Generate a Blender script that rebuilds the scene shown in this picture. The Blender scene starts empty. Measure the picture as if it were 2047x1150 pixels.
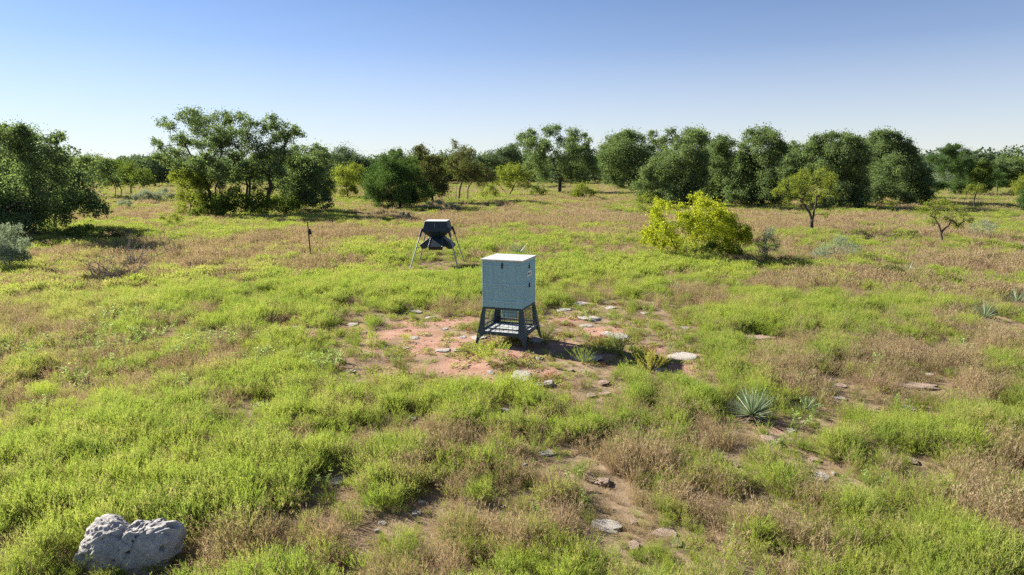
import bpy, bmesh, math, random
import numpy as np
from mathutils import Vector, Matrix

random.seed(7)
rng = np.random.default_rng(7)
S = bpy.context.scene
C = S.collection
R = math.radians

# ------------------------------------------------------------------ camera, sky, sun, exposure
CAM = np.array([0.0, 0.0, 4.2]); PITCH = R(10.0); FPX = 1364.7; CX, CY = 1023.5, 575.0
cd = bpy.data.cameras.new('camera'); cam = bpy.data.objects.new('camera', cd); C.objects.link(cam)
cam.location = CAM; cam.rotation_euler = (R(90) - PITCH, 0, 0)
cd.sensor_width = 36; cd.lens = 24.0; cd.clip_start = 0.1; cd.clip_end = 9000
S.camera = cam

SUN_EL, SUN_AZ = R(29), R(-59)          # azimuth from +Y, negative = towards -X
w = bpy.data.worlds.new('World'); S.world = w; w.use_nodes = True
nt = w.node_tree
bg = nt.nodes['Background']
sky = nt.nodes.new('ShaderNodeTexSky'); sky.sky_type = 'NISHITA'; sky.sun_disc = False
sky.sun_elevation = SUN_EL; sky.sun_rotation = SUN_AZ; sky.altitude = 500
sky.air_density = 0.6; sky.dust_density = 0.1; sky.ozone_density = 5.0
# pale haze low over the horizon, the same all the way round
tcw = nt.nodes.new('ShaderNodeTexCoord'); sx = nt.nodes.new('ShaderNodeSeparateXYZ'); nt.links.new(tcw.outputs['Generated'], sx.inputs[0])
hz = nt.nodes.new('ShaderNodeValToRGB'); nt.links.new(sx.outputs['Z'], hz.inputs[0])
while len(hz.color_ramp.elements) < 5: hz.color_ramp.elements.new(0.5)
for e_, (p_, v_) in zip(hz.color_ramp.elements, [(0.0, 0.82), (0.04, 0.66), (0.09, 0.45), (0.16, 0.18), (0.24, 0.07)]):
    e_.position = p_; e_.color = (v_, v_, v_, 1)
mxw = nt.nodes.new('ShaderNodeMix'); mxw.data_type = 'RGBA'
nt.links.new(hz.outputs[0], mxw.inputs[0]); nt.links.new(sky.outputs[0], mxw.inputs[6]); mxw.inputs[7].default_value = (5.75, 5.6, 4.9, 1)
nt.links.new(mxw.outputs[2], bg.inputs['Color']); bg.inputs['Strength'].default_value = 0.051
sd = bpy.data.lights.new('sun', 'SUN'); sd.energy = 5.0; sd.angle = R(0.5); sd.color = (1.0, 0.93, 0.80)
so = bpy.data.objects.new('sun', sd); C.objects.link(so)
sdir = Vector((math.sin(SUN_AZ) * math.cos(SUN_EL), math.cos(SUN_AZ) * math.cos(SUN_EL), math.sin(SUN_EL)))
so.rotation_euler = sdir.to_track_quat('Z', 'Y').to_euler(); so.location = (-30, 20, 40)
S.view_settings.view_transform = 'Standard'; S.view_settings.look = 'None'
S.view_settings.gamma = 1.0; S.view_settings.use_curve_mapping = False
S.view_settings.exposure = 1.6
S.render.engine = 'CYCLES'
S.cycles.max_bounces = 8; S.cycles.diffuse_bounces = 4; S.cycles.transmission_bounces = 6
S.cycles.glossy_bounces = 2; S.cycles.caustics_reflective = False; S.cycles.caustics_refractive = False
S.cycles.use_denoising = False

# ------------------------------------------------------------------ helpers
def _hash(ix, iy, seed):
    h = (ix.astype(np.int64) * 374761393 + iy.astype(np.int64) * 668265263 + seed * 974634533) & 0xffffffff
    h = ((h ^ (h >> 13)) * 1274126177) & 0xffffffff
    return ((h ^ (h >> 16)) & 0xffff) / 65535.0

def vnoise(x, y, seed=0):
    x = np.asarray(x, float); y = np.asarray(y, float)
    ix = np.floor(x); iy = np.floor(y); fx = x - ix; fy = y - iy
    fx = fx * fx * (3 - 2 * fx); fy = fy * fy * (3 - 2 * fy)
    a = _hash(ix, iy, seed); b = _hash(ix + 1, iy, seed); c = _hash(ix, iy + 1, seed); d = _hash(ix + 1, iy + 1, seed)
    return a + (b - a) * fx + (c - a) * fy + (a - b - c + d) * fx * fy

def fbm(x, y, seed=0, octv=3):
    s = 0; a = 0.5; n = 0
    for k in range(octv):
        s = s + a * vnoise(x * 2 ** k, y * 2 ** k, seed + k * 17); n += a; a *= 0.5
    return s / n

def height(x, y):
    x = np.asarray(x, float); y = np.asarray(y, float)
    d = np.sqrt(x * x + y * y)
    far = np.clip((d - 40) / 80, 0, 1)
    return (0.22 * (fbm(x / 7, y / 7, 3) - 0.5) + 0.06 * (fbm(x / 1.3, y / 1.3, 9, 2) - 0.5)
            + far * 0.9 * (fbm(x / 55, y / 55, 21, 2) - 0.5))

FW = np.array([0, math.cos(PITCH), -math.sin(PITCH)]); UP = np.array([0, math.sin(PITCH), math.cos(PITCH)])
def ray(px, py):
    return FW + np.array([1.0, 0, 0]) * (px - CX) / FPX + UP * (CY - py) / FPX

def G(px, py):
    """ground point seen at a place of the photograph"""
    r = ray(px, py); z = 0.0
    for _ in range(12):
        t = (z - CAM[2]) / r[2]; p = CAM + r * t; z = float(height(p[0], p[1]))
    return CAM + r * t

def scale_at(p):
    """metres per photograph pixel at a point"""
    return float(np.dot(np.asarray(p) - CAM, FW)) / FPX

def mesh_np(name, V, quads=None, tris=None, mat=None, attrs=None, smooth=False):
    me = bpy.data.meshes.new(name)
    V = np.asarray(V, np.float32).reshape(-1, 3)
    me.vertices.add(len(V)); me.vertices.foreach_set('co', V.ravel())
    nq = 0 if quads is None else len(quads); ntr = 0 if tris is None else len(tris)
    idx = []
    if nq: idx.append(np.asarray(quads, np.int32).ravel())
    if ntr: idx.append(np.asarray(tris, np.int32).ravel())
    if idx:
        idx = np.concatenate(idx)
        me.loops.add(len(idx)); me.loops.foreach_set('vertex_index', idx)
        st = np.concatenate([np.arange(nq) * 4, nq * 4 + np.arange(ntr) * 3]).astype(np.int32)
        me.polygons.add(nq + ntr); me.polygons.foreach_set('loop_start', st)
        me.polygons.foreach_set('loop_total', np.concatenate([np.full(nq, 4), np.full(ntr, 3)]).astype(np.int32))
        if smooth: me.polygons.foreach_set('use_smooth', np.ones(nq + ntr, bool))
    if attrs:
        for k, v in attrs.items():
            v = np.asarray(v)
            if v.ndim == 2:
                a = me.attributes.new(k, 'FLOAT_VECTOR', 'POINT'); a.data.foreach_set('vector', v.astype(np.float32).ravel())
            elif v.dtype.kind == 'i':
                a = me.attributes.new(k, 'INT', 'POINT'); a.data.foreach_set('value', v.astype(np.int32))
            else:
                a = me.attributes.new(k, 'FLOAT', 'POINT'); a.data.foreach_set('value', v.astype(np.float32))
    if mat: me.materials.append(mat)
    me.update(); me.validate()
    return me

def link(name, me, parent=None, loc=None):
    o = bpy.data.objects.new(name, me); C.objects.link(o)
    if parent is not None: o.parent = parent
    if loc is not None: o.location = loc
    return o

def tag(o, label, cat=None, group=None, kind=None):
    if label: o['label'] = label
    if cat: o['category'] = cat
    if group: o['group'] = group
    if kind: o['kind'] = kind
    return o

def thing(name, label, cat, loc=(0, 0, 0), rotz=0.0, group=None):
    o = bpy.data.objects.new(name, None); C.objects.link(o); o.empty_display_size = 0.2
    o.location = loc; o.rotation_euler = (0, 0, rotz)
    return tag(o, label, cat, group)

# ------------------------------------------------------------------ materials
def new_mat(name):
    m = bpy.data.materials.new(name); m.use_nodes = True
    t = m.node_tree; t.nodes.clear()
    out = t.nodes.new('ShaderNodeOutputMaterial')
    return m, t, out

def ramp(t, fac, stops):
    n = t.nodes.new('ShaderNodeValToRGB'); cr = n.color_ramp
    while len(cr.elements) < len(stops): cr.elements.new(0.5)
    for e, (p, c) in zip(cr.elements, stops):
        e.position = p; e.color = (*c, 1)
    t.links.new(fac, n.inputs[0]); return n.outputs[0]

def noise_node(t, scale, detail=4, rough=0.6, vec=None, dim='3D'):
    n = t.nodes.new('ShaderNodeTexNoise'); n.noise_dimensions = dim
    n.inputs['Scale'].default_value = scale; n.inputs['Detail'].default_value = detail; n.inputs['Roughness'].default_value = rough
    if vec is not None: t.links.new(vec, n.inputs['Vector'])
    return n.outputs['Fac']

def mixrgb(t, a, b, fac, mode='MIX'):
    n = t.nodes.new('ShaderNodeMix'); n.data_type = 'RGBA'; n.blend_type = mode
    for s, v in ((n.inputs[0], fac), (n.inputs[6], a), (n.inputs[7], b)):
        if hasattr(v, 'links'): t.links.new(v, s)
        elif isinstance(v, (tuple, list)): s.default_value = (*v, 1) if len(v) == 3 else v
        else: s.default_value = v
    return n.outputs[2]

def leaf_shader(t, out, col, trans=0.5, tcol=None, gloss=0.0):
    """two-sided leaf: light reflected and light let through"""
    d = t.nodes.new('ShaderNodeBsdfDiffuse'); tr = t.nodes.new('ShaderNodeBsdfTranslucent')
    t.links.new(col, d.inputs[0]); t.links.new(tcol if tcol is not None else col, tr.inputs[0])
    m = t.nodes.new('ShaderNodeMixShader'); m.inputs[0].default_value = trans
    t.links.new(d.outputs[0], m.inputs[1]); t.links.new(tr.outputs[0], m.inputs[2])
    res = m.outputs[0]
    if gloss > 0:
        g = t.nodes.new('ShaderNodeBsdfGlossy'); g.inputs['Roughness'].default_value = 0.45
        g.inputs[0].default_value = (0.8, 0.85, 0.9, 1)
        m2 = t.nodes.new('ShaderNodeMixShader'); m2.inputs[0].default_value = gloss
        t.links.new(res, m2.inputs[1]); t.links.new(g.outputs[0], m2.inputs[2]); res = m2.outputs[0]
    t.links.new(res, out.inputs[0])

def veg_mat(name, trans=0.5, boost=(1.15, 1.2, 0.8)):
    """scattered plants: colour from each plant's own tint, leaf to leaf variation from 'lv'"""
    m, t, out = new_mat(name)
    a = t.nodes.new('ShaderNodeAttribute'); a.attribute_type = 'INSTANCER'; a.attribute_name = 'tint'
    lv = t.nodes.new('ShaderNodeAttribute'); lv.attribute_type = 'GEOMETRY'; lv.attribute_name = 'lv'
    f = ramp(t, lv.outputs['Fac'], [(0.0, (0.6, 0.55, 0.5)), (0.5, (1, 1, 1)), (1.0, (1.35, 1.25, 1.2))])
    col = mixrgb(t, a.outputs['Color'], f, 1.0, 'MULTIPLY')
    tc = mixrgb(t, col, boost, 1.0, 'MULTIPLY')
    leaf_shader(t, out, col, trans, tc)
    return m

def leaf_mat(name, dark, mid, light, trans=0.4, boost=(1.3, 1.35, 0.7), gloss=0.03):
    m, t, out = new_mat(name)
    lv = t.nodes.new('ShaderNodeAttribute'); lv.attribute_type = 'GEOMETRY'; lv.attribute_name = 'lv'
    col = ramp(t, lv.outputs['Fac'], [(0.0, dark), (0.55, mid), (1.0, light)])
    tc = mixrgb(t, col, boost, 1.0, 'MULTIPLY')
    leaf_shader(t, out, col, trans, tc, gloss)
    return m

def solid_mat(name, stops, scale=8, rough=0.8, metal=0.0, bump=0.0, bscale=40, detail=5, spec=0.3):
    m, t, out = new_mat(name)
    tc = t.nodes.new('ShaderNodeTexCoord')
    f = noise_node(t, scale, detail, 0.6, tc.outputs['Object'])
    b = t.nodes.new('ShaderNodeBsdfPrincipled')
    t.links.new(ramp(t, f, stops), b.inputs['Base Color'])
    b.inputs['Roughness'].default_value = rough; b.inputs['Metallic'].default_value = metal
    b.inputs['Specular IOR Level'].default_value = spec
    if bump:
        bn = t.nodes.new('ShaderNodeBump'); bn.inputs['Strength'].default_value = bump; bn.inputs['Distance'].default_value = 0.02
        t.links.new(noise_node(t, bscale, 5, 0.65, tc.outputs['Object']), bn.inputs['Height'])
        t.links.new(bn.outputs[0], b.inputs['Normal'])
    t.links.new(b.outputs[0], out.inputs[0])
    return m

M = {}
M['oak'] = leaf_mat('oak_leaf', (0.065, 0.10, 0.058), (0.145, 0.20, 0.095), (0.25, 0.32, 0.14), 0.44, (1.25, 1.3, 0.75), gloss=0.0)
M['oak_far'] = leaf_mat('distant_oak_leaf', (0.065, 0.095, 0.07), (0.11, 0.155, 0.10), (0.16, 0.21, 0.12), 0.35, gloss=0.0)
M['elm'] = leaf_mat('elm_leaf', (0.06, 0.07, 0.035), (0.12, 0.13, 0.055), (0.20, 0.19, 0.08), 0.38, gloss=0.0)
M['juniper'] = leaf_mat('juniper_spray', (0.045, 0.085, 0.04), (0.085, 0.145, 0.055), (0.15, 0.22, 0.07), 0.36, gloss=0.0)
M['mesquite'] = leaf_mat('mesquite_leaf', (0.12, 0.15, 0.04), (0.20, 0.24, 0.055), (0.30, 0.33, 0.08), 0.5, gloss=0.0)
M['huisache'] = leaf_mat('yellow_leaf', (0.16, 0.22, 0.03), (0.38, 0.43, 0.04), (0.58, 0.58, 0.06), 0.5, (1.05, 1.05, 0.8), gloss=0.0)
M['sage'] = leaf_mat('sage_leaf', (0.17, 0.21, 0.15), (0.27, 0.32, 0.22), (0.38, 0.43, 0.31), 0.4, (1.05, 1.1, 0.9), gloss=0.0)
M['green'] = leaf_mat('shrub_leaf', (0.07, 0.10, 0.03), (0.11, 0.155, 0.045), (0.18, 0.23, 0.06), 0.45, gloss=0.0)
M['yucca'] = leaf_mat('yucca_blade', (0.09, 0.14, 0.085), (0.19, 0.26, 0.155), (0.36, 0.41, 0.26), 0.25, (1.1, 1.2, 0.7), gloss=0.08)
M['cactus'] = leaf_mat('cactus_pad', (0.10, 0.17, 0.09), (0.14, 0.22, 0.11), (0.19, 0.28, 0.14), 0.1, gloss=0.05)
M['bark'] = solid_mat('bark', [(0.3, (0.035, 0.028, 0.022)), (0.7, (0.11, 0.09, 0.075))], 6, 0.95, bump=0.6, bscale=14, spec=0.1)
M['twig'] = solid_mat('dead_twig', [(0.3, (0.10, 0.085, 0.075)), (0.7, (0.24, 0.215, 0.195))], 5, 0.95, spec=0.1)
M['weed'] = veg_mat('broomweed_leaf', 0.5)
M['straw'] = veg_mat('grass_blade', 0.4, (1.1, 1.05, 0.85))
M['forb'] = veg_mat('forb_leaf', 0.45)

# ------------------------------------------------------------------ the painted plan of the ground (world ellipses)
def ell(px, py, rx, ry):
    c = G(px, py); s = scale_at(c)
    n = G(px, min(py + ry, 1149.0)); f = G(px, max(py - ry, 352.0))
    return c[0], c[1], rx * s, max(0.5 * abs(f[1] - n[1]), 0.2)

DIRT = [ell(*a) for a in [(880, 690, 62, 20), (930, 735, 55, 26), (765, 672, 42, 13), (905, 645, 45, 9), (640, 668, 30, 8), (830, 665, 55, 10),
                          (955, 765, 34, 12), (1010, 705, 40, 16), (1120, 690, 34, 10), (1195, 715, 60, 12), (840, 735, 30, 8),
                          (1200, 662, 50, 8), (1365, 735, 28, 18), (1070, 742, 40, 8), (590, 640, 26, 6), (850, 700, 40, 12), (735, 700, 25, 7), (780, 745, 25, 7),
                          (780, 780, 24, 8), (665, 880, 14, 9), (345, 970, 20, 12), (1300, 695, 30, 8), (1505, 678, 35, 8), (700, 655, 30, 8),
                          (810, 648, 40, 6), (1550, 855, 34, 10), (540, 655, 30, 7), (1130, 640, 40, 5)]]
BROWN = [ell(*a) for a in [(60, 660, 160, 70), (150, 720, 130, 40), (90, 610, 170, 40), (60, 760, 90, 50), (330, 540, 220, 30),
                           (500, 500, 260, 24), (240, 505, 150, 20), (700, 470, 200, 16), (640, 535, 130, 14), (1150, 440, 200, 12),
                           (1250, 470, 120, 14), (950, 440, 150, 10), (1560, 440, 130, 18), (1720, 440, 130, 14), (1960, 530, 150, 26),
                           (1980, 600, 100, 20), (2000, 690, 110, 36), (1860, 720, 80, 26), (1900, 780, 150, 30), (1640, 770, 110, 22),
                           (1560, 740, 70, 16), (1720, 560, 150, 16), (1600, 575, 90, 12), (1480, 610, 60, 16), (1400, 590, 60, 14),
                           (2010, 900, 60, 60), (1900, 960, 60, 26), (1320, 990, 150, 36), (1160, 1030, 140, 36), (1500, 1040, 130, 50),
                           (860, 1050, 110, 36), (1280, 940, 60, 30), (1650, 1000, 60, 26), (1960, 1050, 110, 50), (1000, 1090, 90, 30),
                           (340, 960, 60, 22), (240, 770, 90, 20), (400, 745, 110, 22), (820, 960, 60, 20), (960, 880, 110, 14),
                           (130, 560, 120, 18), (1500, 430, 90, 10), (1380, 400, 60, 6), (1900, 640, 60, 12), (1120, 400, 60, 5),
                           (640, 500, 70, 12), (880, 470, 60, 6), (1950, 470, 90, 18), (240, 430, 80, 10), (300, 395, 50, 4), (480, 1100, 60, 20)]]
GREEN = [ell(*a) for a in [(420, 610, 220, 36), (700, 590, 180, 30), (920, 560, 120, 24), (760, 500, 110, 14), (1160, 540, 110, 22),
                           (1350, 540, 140, 16), (1650, 620, 230, 26), (1500, 650, 150, 26), (1900, 640, 120, 18), (1780, 520, 60, 14),
                           (900, 820, 120, 40), (560, 770, 170, 40), (480, 860, 240, 40), (650, 950, 230, 60), (250, 930, 140, 70),
                           (420, 1030, 120, 60), (1100, 850, 180, 30), (1580, 930, 110, 40), (1750, 1020, 120, 40), (1780, 870, 140, 30),
                           (1450, 830, 90, 30), (1400, 700, 70, 30), (700, 700, 90, 24), (1250, 480, 120, 10), (980, 400, 90, 5),
                           (620, 430, 90, 7), (470, 448, 90, 5), (1080, 405, 70, 6), (1000, 490, 110, 12), (760, 1080, 110, 40), (1850, 1110, 140, 40), (1980, 860, 60, 40)]]

def field(lst, x, y, wob=0.0, seed=50):
    x = np.asarray(x, float); y = np.asarray(y, float)
    d0 = np.sqrt(x * x + y * y)
    k = np.clip(d0 / 14, 0.7, 6)
    wx = (fbm(x / 1.6 / k, y / 1.6 / k, seed) - 0.5) * wob; wy = (fbm(x / 1.6 / k, y / 1.6 / k, seed + 7) - 0.5) * wob
    r = np.zeros_like(x)
    for cx, cy, rx, ry in lst:
        d = ((x - cx) / rx + wx) ** 2 + ((y - cy) / ry + wy) ** 2
        r = np.maximum(r, np.clip(1.5 - d, 0, 1))
    return r

# ------------------------------------------------------------------ ground
ang = np.concatenate([np.linspace(-55, 55, 480), np.linspace(58, 302, 62)]) * math.pi / 180
rad = np.concatenate([[0.3, 1.5], np.geomspace(3.0, 120, 210), np.geomspace(124, 3500, 50)])
A, RR = np.meshgrid(ang, rad)
gx = (RR * np.sin(A)); gy = (RR * np.cos(A)); gz = height(gx, gy)
na, nr = len(ang), len(rad)
V = np.stack([gx, gy, gz], -1).reshape(-1, 3)
i = np.arange(nr - 1)[:, None] * na; j = np.arange(na)[None, :]; j2 = (j + 1) % na
quads = np.stack([i + j, i + na + j, i + na + j2, i + j2], -1).reshape(-1, 4)[:, ::-1]
V = np.vstack([V, [[0, 0, float(height(0, 0))]]])
fan = np.stack([np.full(na, len(V) - 1), np.arange(na), (np.arange(na) + 1) % na], -1)[:, ::-1]
gm, t, out = new_mat('ground')
tcn = t.nodes.new('ShaderNodeTexCoord'); P = tcn.outputs['Object']
ad = t.nodes.new('ShaderNodeAttribute'); ad.attribute_name = 'dirt'
ab = t.nodes.new('ShaderNodeAttribute'); ab.attribute_name = 'brown'
soil = ramp(t, noise_node(t, 2.2, 8, 0.7, P), [(0.3, (0.15, 0.105, 0.07)), (0.55, (0.24, 0.18, 0.12)), (0.75, (0.33, 0.27, 0.185))])
red = ramp(t, noise_node(t, 3.0, 12, 0.78, P), [(0.32, (0.22, 0.115, 0.082)), (0.5, (0.345, 0.205, 0.155)), (0.72, (0.43, 0.30, 0.24))])
far_g = ramp(t, noise_node(t, 0.35, 6, 0.6, P), [(0.35, (0.13, 0.16, 0.04)), (0.65, (0.19, 0.20, 0.06))])
far_b = ramp(t, noise_node(t, 0.3, 6, 0.6, P), [(0.35, (0.22, 0.165, 0.09)), (0.7, (0.34, 0.27, 0.17))])
farc = mixrgb(t, far_g, far_b, ab.outputs['Fac'])
geo = t.nodes.new('ShaderNodeVectorMath'); geo.operation = 'LENGTH'; t.links.new(P, geo.inputs[0])
mr = t.nodes.new('ShaderNodeMapRange'); mr.inputs[1].default_value = 60; mr.inputs[2].default_value = 220
t.links.new(geo.outputs['Value'], mr.inputs[0])
c1 = mixrgb(t, soil, red, ad.outputs['Fac'])
c2 = mixrgb(t, c1, farc, mr.outputs[0])
b = t.nodes.new('ShaderNodeBsdfDiffuse'); t.links.new(c2, b.inputs[0])
bn = t.nodes.new('ShaderNodeBump'); bn.inputs['Strength'].default_value = 0.7; bn.inputs['Distance'].default_value = 0.03
t.links.new(noise_node(t, 14, 8, 0.7, P), bn.inputs['Height']); t.links.new(bn.outputs[0], b.inputs['Normal'])
t.links.new(b.outputs[0], out.inputs[0])
br = np.clip(field(BROWN, V[:, 0], V[:, 1], 1.0) + 0.8 * (fbm(V[:, 0] / 30, V[:, 1] / 30, 77) - 0.45), 0, 1)
dm = field(DIRT, V[:, 0], V[:, 1], 1.2, 60)
V_GROUND = V
gme = mesh_np('ground', V, quads, fan, gm, {'dirt': dm, 'brown': br}, smooth=True)
tag(link('ground', gme), 'reddish brown rocky pasture soil', None, None, 'structure')

# ------------------------------------------------------------------ rocks
def ico(sub):
    bm = bmesh.new(); bmesh.ops.create_icosphere(bm, subdivisions=sub, radius=1)
    v = np.array([x.co[:] for x in bm.verts]); f = np.array([[x.index for x in q.verts] for q in bm.faces]); bm.free()
    return v, f

def n3(p, s, seed=0):
    return (vnoise(p[:, 0] * s + 11.3, p[:, 1] * s + p[:, 2] * s * 0.7, seed) + vnoise(p[:, 1] * s - 4.1, p[:, 2] * s + p[:, 0] * s * 0.6, seed + 5)
            + vnoise(p[:, 2] * s + 7.7, p[:, 0] * s - p[:, 1] * s * 0.8, seed + 9)) / 3

def rock_mat(name, stops, scale=3.0):
    m, t, out = new_mat(name)
    tc = t.nodes.new('ShaderNodeTexCoord'); P = tc.outputs['Object']
    base = ramp(t, noise_node(t, scale, 8, 0.7, P), stops)
    v = t.nodes.new('ShaderNodeTexVoronoi'); v.inputs['Scale'].default_value = scale * 4; t.links.new(P, v.inputs['Vector'])
    spots = ramp(t, v.outputs['Distance'], [(0.0, (0.35, 0.34, 0.33)), (0.22, (1, 1, 1))])
    lich = ramp(t, noise_node(t, scale * 7, 6, 0.75, P), [(0.42, (0.5, 0.5, 0.5)), (0.56, (1, 1, 1))])
    c = mixrgb(t, base, spots, 0.3, 'MULTIPLY'); c = mixrgb(t, c, lich, 0.45, 'MULTIPLY')
    b = t.nodes.new('ShaderNodeBsdfPrincipled'); b.inputs['Roughness'].default_value = 0.95; b.inputs['Specular IOR Level'].default_value = 0.15
    t.links.new(c, b.inputs['Base Color'])
    bn = t.nodes.new('ShaderNodeBump'); bn.inputs['Strength'].default_value = 0.9; bn.inputs['Distance'].default_value = 0.03
    t.links.new(noise_node(t, scale * 6, 8, 0.75, P), bn.inputs['Height']); t.links.new(bn.outputs[0], b.inputs['Normal'])
    t.links.new(b.outputs[0], out.inputs[0])
    return m
M['lime'] = rock_mat('limestone', [(0.3, (0.30, 0.265, 0.235)), (0.55, (0.46, 0.425, 0.39)), (0.75, (0.55, 0.52, 0.49))])
M['lime_tan'] = rock_mat('tan_limestone', [(0.3, (0.28, 0.20, 0.155)), (0.55, (0.39, 0.30, 0.245)), (0.75, (0.45, 0.39, 0.33))])
M['boulder'] = rock_mat('boulder_stone', [(0.28, (0.24, 0.235, 0.235)), (0.5, (0.47, 0.45, 0.44)), (0.72, (0.62, 0.57, 0.53))], 4.0)

iv3, if3 = ico(4)
rock_meshes = []
for k in range(8):
    v = iv3.copy()
    n = n3(v, 1.3, 100 + k * 13) - 0.5; n2 = n3(v, 3.3, 300 + k * 13) - 0.5; n4 = n3(v, 8.0, 500 + k) - 0.5
    v = v * (1 + 1.5 * n + 0.6 * n2 + 0.16 * n4)[:, None]
    for _ in range(7):          # split faces
        c_ = rng.normal(0, 1, 3); c_[2] *= 0.35; c_ /= np.linalg.norm(c_); h_ = rng.uniform(0.55, 0.85)
        pr_ = v @ c_; v = v - np.where(pr_ > h_, (pr_ - h_) * 0.85, 0)[:, None] * c_
    # planed top, cut sides: slab-like
    v[:, 2] = np.where(v[:, 2] > 0.55, 0.55 + (v[:, 2] - 0.55) * 0.2, v[:, 2])
    rock_meshes.append([mesh_np('limestone', v, None, if3, mt, smooth=False) for mt in (M['lime'], M['lime_tan'])])

ROCKS = []      # (x, y, radius) for keeping plants off
def rock(px, py, wpx, label, name='rock', group=None, mat=0, flat=0.22, asp=None):
    p = G(px, py); s = scale_at(p); rw = wpx * s / 2 * 1.0
    ry = rw * (asp if asp else random.uniform(0.7, 1.3))
    k = random.randrange(8)
    o = link(name, rock_meshes[k][mat])
    z = max(flat * rw, 0.04)
    o.scale = (rw, ry, z); o.rotation_euler = (random.uniform(-.08, .08), random.uniform(-.08, .08), random.uniform(-0.4, 0.4) + random.choice((0, math.pi)))
    o.location = (p[0], p[1], p[2] + z * (0.05 if flat < 0.25 else 0.4))
    tag(o, label, 'rock', group, 'thing')
    ROCKS.append((p[0], p[1], rw, ry))
    return o

gA = 'limestone slabs in the red dirt beside the box feeder'
for a, l_ in [((705, 650, 30), 'pale slab at the dirt edge furthest from the box feeder, screened by weeds'),
             ((832, 624, 38), 'longest pale slab along the far rim of the dirt patch'),
             ((857, 636, 22), 'bright white slab just below the longest rim slab on the dirt'),
             ((827, 677, 24), 'low white slab in mid dirt with a green tuft against its end'),
             ((891, 658, 16), 'smallest grey slab alone in the far middle of the dirt'),
             ((812, 697, 18), 'dark shadowed slab on the dirt below the slab with a tuft'),
             ((891, 701, 28), 'oval white slab, first of a pair in the centre of the dirt'),
             ((915, 701, 24), 'white slab of the central pair lying closer to the box feeder')]:
    rock(*a, l_, 'limestone_slab', gA)
rock(925, 675, 20, 'small cracked white stone in the dirt beside the big stone at the feeder leg', 'limestone_slab')
rock(957, 676, 36, 'white limestone slab at the foot of the box feeder corner leg in the dirt', 'limestone_slab')
rock(981, 746, 18, 'rounded grey stone alone on the lower edge of the dirt patch')
gB = 'limestone ledges between the box feeder and the yellow bush'
for a, l_ in [((1161, 608, 34), 'farthest white ledge among weeds beyond the box feeder'),
             ((1122, 621, 30), 'grey white ledge in weeds level with the box feeder base'),
             ((1220, 616, 24), 'small shaded ledge at the edge of the green weeds beyond the feeder'),
             ((1178, 638, 48), 'longest thin white ledge casting a dark line of shadow beyond the feeder'),
             ((1174, 652, 34), 'tan white ledge directly below the longest thin ledge'),
             ((1291, 627, 26), 'small white ledge in brown weeds on the way to the yellow bush'),
             ((1213, 667, 26), 'dark sided ledge beside the rusty brown weeds'),
             ((1370, 657, 22), 'small pale ledge farthest along from the feeder in brown weeds')]:
    rock(*a, l_, 'limestone_slab', gB)
rock(1072, 680, 38, 'white limestone slab seen behind the near leg of the box feeder', 'limestone_slab')
rock(1239, 676, 50, 'broad white limestone slab just beyond the box feeder shadow', 'limestone_slab')
rock(1357, 713, 75, 'wide pale limestone outcrop at the end of the feeder shadow', 'limestone_outcrop', None, 0, 0.12, 1.0)
rock(1180, 719, 78, 'bluish limestone slab lying in the shadow of the box feeder', 'limestone_slab', None, 0, 0.16, 0.7)
rock(1317, 740, 34, 'grey limestone slab shaded by a tuft beyond the feeder shadow', 'limestone_slab')
rock(1078, 718, 22, 'small shaded stone at the tip of the box feeder near leg')
rock(1043, 752, 58, 'pale limestone slab below the box feeder half sunk in dirt', 'limestone_slab', None, 0, 0.16)
rock(1093, 770, 42, 'smooth white limestone block between dirt edge and green weeds below the feeder', 'limestone_slab', None, 0, 0.3)
gC = 'stones in the weeds below the box feeder'
for a, l_ in [((1207, 768, 32), 'pinkish stone under a brown tuft below the feeder shadow'),
             ((1183, 793, 28), 'dark cracked stone with a shaded notch in green weeds'),
             ((1209, 789, 26), 'pale domed stone touching the dark cracked stone'),
             ((1396, 767, 16), 'small stone in the dark hollow past the wide outcrop'),
             ((1143, 742, 12), 'tiny white stone on the leaf mats below the shaded slab')]:
    rock(*a, l_, 'rock', gC, 1, 0.3)
rock(1009, 820, 26, 'small white stone in green weeds straight below the box feeder')
rock(823, 838, 28, 'white stone in green weeds below the dirt patch')
rock(524, 808, 30, 'grey stone in dense green weeds left of the dirt patch')
gD = 'small stones beyond the dirt patch'
for a, l_ in [((605, 607, 16), 'small grey stone in green weeds uphill from the dirt'),
             ((647, 597, 14), 'small flat stone in weeds nearest the gravity feeder side'),
             ((535, 590, 18), 'white pebble like stone farthest uphill in bright weeds'),
             ((698, 744, 20), 'small dark stone in weeds under the dirt patch'),
             ((760, 632, 12), 'tiny white stone at the upper dirt rim'),
             ((590, 655, 14), 'small stone on the little bare spot in green weeds')]:
    rock(*a, l_, 'rock', gD)
rock(1543, 886, 46, 'smooth pale pink limestone block below the big yucca', 'limestone_block', None, 1, 0.4)
rock(1468, 811, 32, 'pale stone tucked under the left leaves of the big yucca')
rock(1473, 930, 24, 'small tan stone in the grass below the big yucca', 'rock', None, 1, 0.4)
rock(1642, 953, 40, 'grey mossy stone with a white pebble against its side')
rock(1667, 950, 13, 'white rounded pebble beside the grey mossy stone', 'pebble', None, 0, 0.7)
rock(1835, 774, 92, 'long flat limestone ledge under an overhanging brown grass bank', 'limestone_ledge', None, 1, 0.12, 0.5)
rock(1858, 752, 16, 'round white pebble on the dark bank above the long ledge', 'pebble', None, 0, 0.7)
rock(1835, 694, 28, 'white flat stone in the green weeds uphill from the long ledge')
rock(1513, 676, 80, 'low tan rock outcrop amid green weeds above the big yucca', 'limestone_outcrop', None, 1, 0.12, 0.6)
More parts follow.
